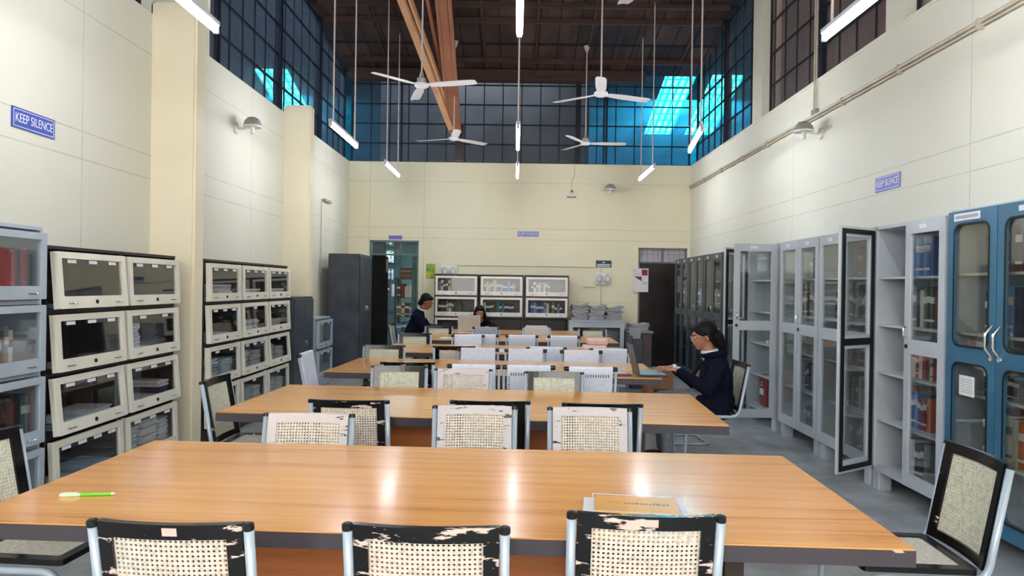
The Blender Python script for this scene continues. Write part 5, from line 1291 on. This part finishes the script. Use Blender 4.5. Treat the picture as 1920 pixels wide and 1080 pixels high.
# laptop of the seated woman (screen toward +X)
def laptop(label, x, y, z, rz, w=0.35, d=0.24, lid=math.radians(100), shell='laptopdark', deck='keys'):
    t = thing('laptop', label, 'laptop', (x,y,z), rz)
    bm = NB(); box(bm, -w/2, w/2, -d, 0, 0.002, 0.018); bevel_all(bm, 0.004, 2); o = obj('base', bm, M_[shell], t)
    bm = NB(); box(bm, -w/2+0.012, w/2-0.012, -d+0.012, -0.02, 0.018, 0.0195); obj('keyboard', bm, M_[deck], o)
    bm = NB(); box(bm, -w/2, w/2, -0.008, 0.0, 0.0, 0.245); bevel_all(bm, 0.003, 2); l = obj('lid', bm, M_[shell], t, loc=(0,0,0.018), rot=(-(lid-PI/2),0,0))
    bm = NB(); box(bm, -w/2+0.012, w/2-0.012, -0.0095, -0.008, 0.018, 0.235); obj('screen', bm, mat('laptop_screen', srgb(60,66,78), 0.2), l)
    return t
laptop('dark laptop open on the third table in front of the woman in navy', 1.035, 5.93, 0.751, PI/2+0.0, lid=math.radians(103))
laptop('silver laptop on the farthest table hiding the lower face of a woman', -0.735, 11.06, 0.751, PI, w=0.36, lid=math.radians(98), shell='laptopgrey')
t = thing('dark_bottle', 'small dark case beside the pink bundles', 'case', (0.78, 7.95, 0.751)) if False else None
# ------------------------------------------------------------------ people
def blob(segs, ells, voxel, smooth_it=8, smooth_f=0.5):
    """one continuous surface from tapered limbs and ellipsoids"""
    bm = NB()
    def ball(c, r, s=(1,1,1), rot=None, sub=2):
        mt = Matrix.Translation(c) @ (rot.to_4x4() if rot is not None else Matrix.Identity(4)) @ Matrix.Diagonal((r*s[0], r*s[1], r*s[2], 1))
        bmesh.ops.create_icosphere(bm, subdivisions=sub, radius=1.0, matrix=mt)
    for (a, b, ra, rb) in segs:
        a, b = Vector(a), Vector(b); L_ = (b-a).length; k = max(2, int(L_/(min(ra, rb)*0.35))+1)
        for i in range(k+1):
            t = i/k; ball(a.lerp(b, t), ra+(rb-ra)*t, sub=1 if max(ra, rb) < 0.02 else 2)
    for e in ells: ball(Vector(e[0]), 1.0, e[1], e[2] if len(e) > 2 else None, 3)
    me = bpy.data.meshes.new('tmp'); bm.to_mesh(me); bm.free()
    o = bpy.data.objects.new('tmp', me); COL.objects.link(o)
    md = o.modifiers.new('r', 'REMESH'); md.mode = 'VOXEL'; md.voxel_size = voxel; md.use_smooth_shade = True
    ms = o.modifiers.new('s', 'SMOOTH'); ms.iterations = smooth_it; ms.factor = smooth_f
    dg = bpy.context.evaluated_depsgraph_get(); m2 = bpy.data.meshes.new_from_object(o.evaluated_get(dg))
    bpy.data.objects.remove(o)
    return m2
def mobj(name, me, m, parent, label=None):
    me.materials.clear(); me.materials.append(m); me.polygons.foreach_set('use_smooth', [True]*len(me.polygons))
    o = bpy.data.objects.new(name, me); COL.objects.link(o); o.parent = parent
    if label: o['label'] = label
    return o
def hand_segs(wrist, fwd, up, out, spread=1.0, curl=0.5):
    """palm + four fingers + thumb; fwd along the fingers, up = back of the hand, out = thumb side"""
    w = Vector(wrist); f = Vector(fwd).normalized(); u = Vector(up).normalized(); o = Vector(out).normalized(); S = []
    for k, (off, L_) in enumerate(((0.027,0.070),(0.009,0.078),(-0.009,0.072),(-0.026,0.056))):
        base = w+f*0.085+o*off; S.append((w+f*0.02+o*off*0.6, base, 0.014, 0.012))
        mid = base+f*L_*0.45+u*0.006; tip = mid+(f*math.cos(curl)-u*math.sin(curl))*L_*0.55
        S.append((base, mid, 0.0095, 0.0085)); S.append((mid, tip, 0.0085, 0.007))
    tb = w+f*0.03+o*0.03; tm = tb+f*0.03+o*0.028-u*0.004; S.append((tb, tm, 0.012, 0.010)); S.append((tm, tm+f*0.03+o*0.006-u*0.006, 0.010, 0.008))
    return S
def head_parts(c, yaw, pitch, s=1.0):
    """returns a transform and head ellipsoids for a head at c facing local +Y before rotation"""
    rot = Matrix.Rotation(yaw, 3, 'Z') @ Matrix.Rotation(pitch, 3, 'X')
    def P(x, y, z): return Vector(c) + rot @ (Vector((x, y, z))*s)
    E = [(P(0,-0.012,0.030), (0.076*s,0.094*s,0.083*s), rot), (P(0,0.025,-0.025), (0.058*s,0.066*s,0.075*s), rot), (P(0,0.052,-0.078), (0.028*s,0.028*s,0.026*s), rot),
         (P(0,0.050,0.015), (0.058*s,0.040*s,0.045*s), rot), (P(0.033,0.062,-0.022), (0.020*s,0.018*s,0.020*s), rot), (P(-0.033,0.062,-0.022), (0.020*s,0.018*s,0.020*s), rot),
         (P(0,0.098,-0.018), (0.010*s,0.014*s,0.014*s), rot), (P(0,0.090,0.002), (0.007*s,0.014*s,0.022*s), rot), (P(0,0.083,-0.050), (0.022*s,0.014*s,0.010*s), rot),
         (P(0,0.078,0.028), (0.045*s,0.016*s,0.010*s), rot)]
    for q in (-1, 1): E.append((P(q*0.077,-0.012,-0.006), (0.010*s,0.018*s,0.030*s), rot @ Matrix.Rotation(q*0.3,3,'Z')))
    return P, E, rot
def face(parent, P, rot, s=1.0, glasses=False):
    for q in (-1, 1):
        bm = NB(); bmesh.ops.create_icosphere(bm, subdivisions=2, radius=1, matrix=Matrix.Translation(P(q*0.030,0.078,0.010)) @ rot.to_4x4() @ Matrix.Diagonal((0.014*s,0.010*s,0.007*s,1))); obj('eye', bm, M_['eye'], parent, smooth='all')
        bm = NB(); bmesh.ops.create_icosphere(bm, subdivisions=2, radius=1, matrix=Matrix.Translation(P(q*0.030,0.086,0.009)) @ rot.to_4x4() @ Matrix.Diagonal((0.0062*s,0.004*s,0.0062*s,1))); obj('iris', bm, M_['iris'], parent, smooth='all')
        bm = NB(); sweep(bm, [P(q*0.012,0.093,0.028), P(q*0.030,0.089,0.034), P(q*0.050,0.074,0.027)], [0.003,0.0035,0.002], 6); obj('eyebrow', bm, M_['hair'], parent)
    bm = NB(); bmesh.ops.create_icosphere(bm, subdivisions=2, radius=1, matrix=Matrix.Translation(P(0,0.092,-0.050)) @ rot.to_4x4() @ Matrix.Diagonal((0.022*s,0.008*s,0.007*s,1))); obj('lips', bm, M_['lips'], parent, smooth='all')
    if glasses:
        bm = NB()
        for q in (-1, 1):
            c = [P(q*0.031+0.024*math.cos(a), 0.100, 0.008+0.019*math.sin(a)) for a in [2*PI*k/16 for k in range(16)]]; sweep(bm, c, 0.0016, 6, closed=True)
            sweep(bm, [P(q*0.055,0.100,0.012), P(q*0.078,0.05,0.014), P(q*0.083,-0.01,0.010)], 0.0016, 6)
        sweep(bm, [P(-0.008,0.103,0.010), P(0,0.106,0.013), P(0.008,0.103,0.010)], 0.0016, 6)
        obj('spectacles', bm, M_['chrome'], parent, smooth='all')

# --- woman at the third table, local +Y is the way she faces (world -X)
t = thing('person', 'woman in a navy jacket and glasses typing at the dark laptop', 'person', (1.70, 5.95, 0), PI/2)
hc = (0.0, 0.085, 1.075)
P, E, rot = head_parts(hc, 0.0, -0.16, 1.0)
wl, wr = (-0.085, 0.335, 0.802), (0.09, 0.33, 0.802)
segs = [((0,-0.02,0.52),(0,-0.02,0.70),0.10,0.085), ((0,-0.02,0.70),(0,-0.01,0.86),0.085,0.075), ((0,0.01,0.88),(0,0.06,1.02),0.055,0.05),
        ((-0.15,0.0,0.865),(-0.19,0.10,0.66),0.045,0.038), ((-0.19,0.10,0.66),wl,0.036,0.024), ((0.15,0.0,0.865),(0.19,0.10,0.66),0.045,0.038), ((0.19,0.10,0.66),wr,0.036,0.024),
        ((-0.09,0.0,0.535),(-0.10,0.42,0.535),0.075,0.055), ((-0.10,0.42,0.535),(-0.10,0.40,0.10),0.05,0.035), ((-0.10,0.40,0.06),(-0.10,0.55,0.045),0.038,0.03),
        ((0.09,0.0,0.535),(0.10,0.42,0.535),0.075,0.055), ((0.10,0.42,0.535),(0.10,0.40,0.10),0.05,0.035), ((0.10,0.40,0.06),(0.10,0.55,0.045),0.038,0.03)]
segs += hand_segs(wl, (0.15,1,-0.02), (0,0,1), (1,0,0)) + hand_segs(wr, (-0.15,1,-0.02), (0,0,1), (-1,0,0))
me = blob(segs, E+[((0,0.0,0.855),(0.17,0.075,0.05))], 0.0075, 5, 0.5)
mobj('body', me, M_['skin'], t)
face(t, P, rot, 1.0, True)
# jacket
js = [((0,-0.02,0.50),(0,-0.025,0.66),0.155,0.155), ((0,-0.025,0.66),(0,-0.01,0.84),0.152,0.118), ((-0.17,-0.01,0.845),(-0.225,0.10,0.655),0.072,0.062), ((-0.225,0.10,0.655),(-0.115,0.305,0.785),0.060,0.040),
      ((0.17,-0.01,0.845),(0.225,0.10,0.655),0.072,0.062), ((0.225,0.10,0.655),(0.12,0.30,0.785),0.060,0.040), ((-0.10,-0.03,0.50),(-0.12,0.14,0.515),0.125,0.095), ((0.10,-0.03,0.50),(0.12,0.14,0.515),0.125,0.095)]
je = [((0,-0.02,0.845),(0.205,0.105,0.075)), ((0,-0.02,0.89),(0.12,0.085,0.055)), ((0,-0.06,0.72),(0.20,0.10,0.16)), ((0,-0.05,0.55),(0.21,0.13,0.12))]
me = blob(js, je, 0.011, 5, 0.5); mobj('jacket', me, M_['navy'], t, 'bulky navy jacket')
bm = NB()   # hood/collar ring
c = [Vector((0.088*math.cos(a), 0.0+0.085*math.sin(a)-0.01, 0.935+0.018*math.cos(a+PI/2))) for a in [2*PI*k/24 for k in range(24)]]
sweep(bm, c, 0.030, 10, closed=True); obj('jacket_collar', bm, M_['navy'], t, smooth='all')
bm = NB(); c = [Vector((0.062*math.cos(a), 0.03+0.058*math.sin(a), 0.955+0.012*math.cos(a+PI/2))) for a in [2*PI*k/24 for k in range(24)]]
sweep(bm, c, 0.016, 8, closed=True); 
box(bm, -0.035, 0.035, 0.075, 0.090, 0.86, 0.96); obj('shirt_collar', bm, M_['whitecloth'], t, smooth='all')
for q, w_ in ((-1, wl), (1, wr)):
    bm = NB(); a = Vector(w_); sweep(bm, [a+Vector((-q*0.0,-0.03,-0.006)), a+Vector((0,-0.005,0))], 0.030, 14); obj('shirt_cuff', bm, M_['whitecloth'], t, smooth=True)
me = blob([((-0.09,0.05,0.535),(-0.10,0.43,0.53),0.098,0.070), ((0.09,0.05,0.535),(0.10,0.43,0.53),0.098,0.070), ((-0.10,0.43,0.53),(-0.10,0.40,0.12),0.066,0.055), ((0.10,0.43,0.53),(0.10,0.40,0.12),0.066,0.055)], [], 0.012, 4, 0.5)
mobj('trousers', me, M_['greycloth'], t)
me = blob([((-0.10,0.39,0.05),(-0.10,0.56,0.04),0.046,0.038), ((0.10,0.39,0.05),(0.10,0.56,0.04),0.046,0.038)], [], 0.008, 4, 0.5); 
for v in me.vertices: v.co.z = max(v.co.z, 0.003)
mobj('shoes', me, M_['blackcap'], t)
# hair: cap over crown and sides, low bun/ponytail falling on the nape
hs = [(P(0,-0.055,0.02), P(0.0,-0.115,-0.02), 0.070, 0.062), (P(0,-0.115,-0.02), P(0.0,-0.150,-0.13), 0.060, 0.042), (P(-0.072,-0.02,0.035), P(-0.074,-0.045,-0.02), 0.020, 0.020), (P(0.072,-0.02,0.035), P(0.074,-0.045,-0.02), 0.020, 0.020),
      (P(-0.05,0.060,0.062), P(-0.072,0.02,0.035), 0.020, 0.022), (P(0.05,0.060,0.062), P(0.072,0.02,0.035), 0.020, 0.022)]
me = blob(hs, [(P(0,-0.030,0.056),(0.088,0.100,0.088),rot), (P(0,0.035,0.080),(0.062,0.052,0.034),rot)], 0.006, 5, 0.5); mobj('hair', me, M_['hair'], t)

# --- boy at the left end of the farthest table, faces +X and looks down
t = thing('person', 'young man in a dark blazer writing at the left end of the farthest table', 'person', (-1.67, 11.12, 0), -PI/2)
hc = (0.0, 0.24, 1.205)
P, E, rot = head_parts(hc, 0.0, -0.45, 1.02)
wl, wr = (-0.13, 0.46, 0.80), (0.12, 0.44, 0.80)
segs = [((0,0,0.52),(0,0.04,0.80),0.10,0.09), ((0,0.04,0.80),(0,0.11,1.0),0.09,0.075), ((0,0.14,1.02),(0,0.20,1.14),0.055,0.05),
        ((-0.17,0.13,0.99),(-0.22,0.26,0.78),0.045,0.038), ((-0.22,0.26,0.80),wl,0.036,0.026), ((0.17,0.13,0.99),(0.22,0.26,0.78),0.045,0.038), ((0.22,0.26,0.80),wr,0.036,0.026),
        ((-0.09,0,0.535),(-0.10,0.45,0.535),0.08,0.06), ((-0.10,0.45,0.535),(-0.10,0.42,0.1),0.052,0.038), ((-0.10,0.42,0.06),(-0.10,0.58,0.05),0.04,0.032),
        ((0.09,0,0.535),(0.10,0.45,0.535),0.08,0.06), ((0.10,0.45,0.535),(0.10,0.42,0.1),0.052,0.038), ((0.10,0.42,0.06),(0.10,0.58,0.05),0.04,0.032)]
segs += hand_segs(wl, (0.3,1,0), (0,0,1), (1,0,0)) + hand_segs(wr, (-0.3,1,0), (0,0,1), (-1,0,0))
mobj('body', blob(segs, E+[((0,0.10,0.98),(0.18,0.09,0.06))], 0.009, 5, 0.5), M_['skind'], t); face(t, P, rot, 1.0)
js = [((0,0,0.52),(0,0.05,0.74),0.150,0.150), ((0,0.05,0.74),(0,0.12,0.96),0.150,0.115), ((-0.18,0.12,0.97),(-0.24,0.25,0.79),0.072,0.058), ((-0.24,0.25,0.79),(-0.15,0.42,0.805),0.056,0.042),
      ((0.18,0.12,0.97),(0.24,0.25,0.79),0.072,0.058), ((0.24,0.25,0.79),(0.14,0.40,0.805),0.056,0.042)]
mobj('blazer', blob(js, [((0,0.10,0.97),(0.21,0.11,0.075)), ((0,0.02,0.62),(0.19,0.14,0.14)), ((0,0.115,1.03),(0.13,0.095,0.06)), ((0,0.125,1.07),(0.085,0.075,0.04))], 0.012, 5, 0.5), M_['navy'], t)
bm = NB(); box(bm, -0.03, 0.03, 0.215, 0.228, 0.95, 1.06); sweep(bm, [Vector((0.062*math.cos(a), 0.170+0.058*math.sin(a), 1.085-0.02*math.sin(a))) for a in [2*PI*k/20 for k in range(20)]], 0.014, 8, closed=True); obj('shirt_collar', bm, M_['whitecloth'], t, smooth='all')
mobj('trousers', blob([((-0.09,0,0.535),(-0.10,0.45,0.535),0.095,0.072), ((0.09,0,0.535),(0.10,0.45,0.535),0.095,0.072), ((-0.10,0.45,0.53),(-0.10,0.42,0.12),0.066,0.055), ((0.10,0.45,0.53),(0.10,0.42,0.12),0.066,0.055)], [], 0.013, 4, 0.5), M_['greycloth'], t)
me = blob([((-0.10,0.41,0.05),(-0.10,0.59,0.045),0.048,0.042), ((0.10,0.41,0.05),(0.10,0.59,0.045),0.048,0.042)], [], 0.01, 4, 0.5)
for v in me.vertices: v.co.z = max(v.co.z, 0.003)
mobj('shoes', me, M_['blackcap'], t)
mobj('hair', blob([(P(0,-0.05,0.01), P(0,-0.075,-0.055), 0.068, 0.045), (P(-0.070,-0.02,0.04), P(-0.073,-0.03,0.0), 0.020, 0.014), (P(0.070,-0.02,0.04), P(0.073,-0.03,0.0), 0.020, 0.014)], [(P(0,-0.028,0.058),(0.086,0.097,0.084),rot), (P(0,0.022,0.088),(0.070,0.060,0.036),rot)], 0.0065, 4, 0.5), M_['hair'], t)

# --- woman behind the silver laptop, faces the camera, leaning on her arm
t = thing('person', 'dark-haired woman in black half hidden behind the silver laptop', 'person', (-0.62, 12.02, 0), PI)
hc = (-0.02, 0.34, 1.02)
P, E, rot = head_parts(hc, 0.1, -0.22, 0.98)
wl, wr = (-0.16, 0.56, 0.795), (0.26, 0.55, 0.795)
segs = [((0,0,0.52),(0,0.10,0.74),0.105,0.10), ((0,0.10,0.74),(0,0.22,0.88),0.10,0.085), ((0,0.24,0.89),(0,0.30,0.97),0.052,0.048),
        ((-0.15,0.22,0.86),(-0.24,0.36,0.80),0.042,0.036), ((-0.24,0.36,0.80),wl,0.034,0.025), ((0.15,0.22,0.86),(0.30,0.34,0.80),0.042,0.036), ((0.30,0.34,0.80),wr,0.034,0.025),
        ((-0.09,0,0.53),(-0.10,0.43,0.53),0.075,0.055), ((-0.10,0.43,0.53),(-0.10,0.40,0.1),0.05,0.036), ((-0.10,0.40,0.06),(-0.10,0.54,0.05),0.038,0.03),
        ((0.09,0,0.53),(0.10,0.43,0.53),0.075,0.055), ((0.10,0.43,0.53),(0.10,0.40,0.1),0.05,0.036), ((0.10,0.40,0.06),(0.10,0.54,0.05),0.038,0.03)]
segs += hand_segs(wl, (0.3,1,0), (0,0,1), (1,0,0)) + hand_segs(wr, (-0.3,1,0), (0,0,1), (-1,0,0))
mobj('body', blob(segs, E+[((0,0.20,0.86),(0.15,0.08,0.05))], 0.009, 5, 0.5), M_['skin'], t); face(t, P, rot, 1.0)
js = [((0,0,0.52),(0,0.08,0.70),0.135,0.135), ((0,0.08,0.70),(0,0.20,0.85),0.13,0.10), ((-0.15,0.20,0.85),(-0.25,0.35,0.80),0.062,0.050), ((-0.25,0.35,0.80),(-0.17,0.52,0.805),0.048,0.036),
      ((0.15,0.20,0.85),(0.31,0.33,0.805),0.062,0.050), ((0.31,0.33,0.805),(0.27,0.51,0.805),0.048,0.036)]
mobj('top', blob(js, [((0,0.19,0.86),(0.18,0.09,0.06))], 0.012, 5, 0.5), M_['navy'], t)
mobj('trousers', blob([((-0.09,0,0.53),(-0.10,0.43,0.53),0.092,0.068), ((0.09,0,0.53),(0.10,0.43,0.53),0.092,0.068), ((-0.10,0.43,0.53),(-0.10,0.40,0.08),0.062,0.052), ((0.10,0.43,0.53),(0.10,0.40,0.08),0.062,0.052)], [], 0.013, 4, 0.5), M_['legdark'], t)
hs = [(P(-0.07,-0.01,0.03), P(-0.10,0.0,-0.12), 0.03, 0.036), (P(0.07,-0.01,0.03), P(0.10,0.0,-0.12), 0.03, 0.036), (P(0,-0.07,0.02), P(0,-0.10,-0.14), 0.07, 0.06), (P(-0.10,0.0,-0.10), P(-0.11,-0.02,-0.19), 0.036, 0.022), (P(0.10,0.0,-0.10), P(0.11,-0.02,-0.19), 0.036, 0.022)]
mobj('hair', blob(hs, [(P(0,-0.024,0.055),(0.086,0.096,0.082),rot), (P(0,0.030,0.086),(0.066,0.050,0.032),rot)], 0.007, 4, 0.5), M_['hair'], t)
# their chairs
place(C2, -1.90, 11.12, -PI/2, 'cane chair under the young man in the blazer')
place(C2, -0.62, 12.22, PI, 'cane chair of the woman behind the silver laptop')
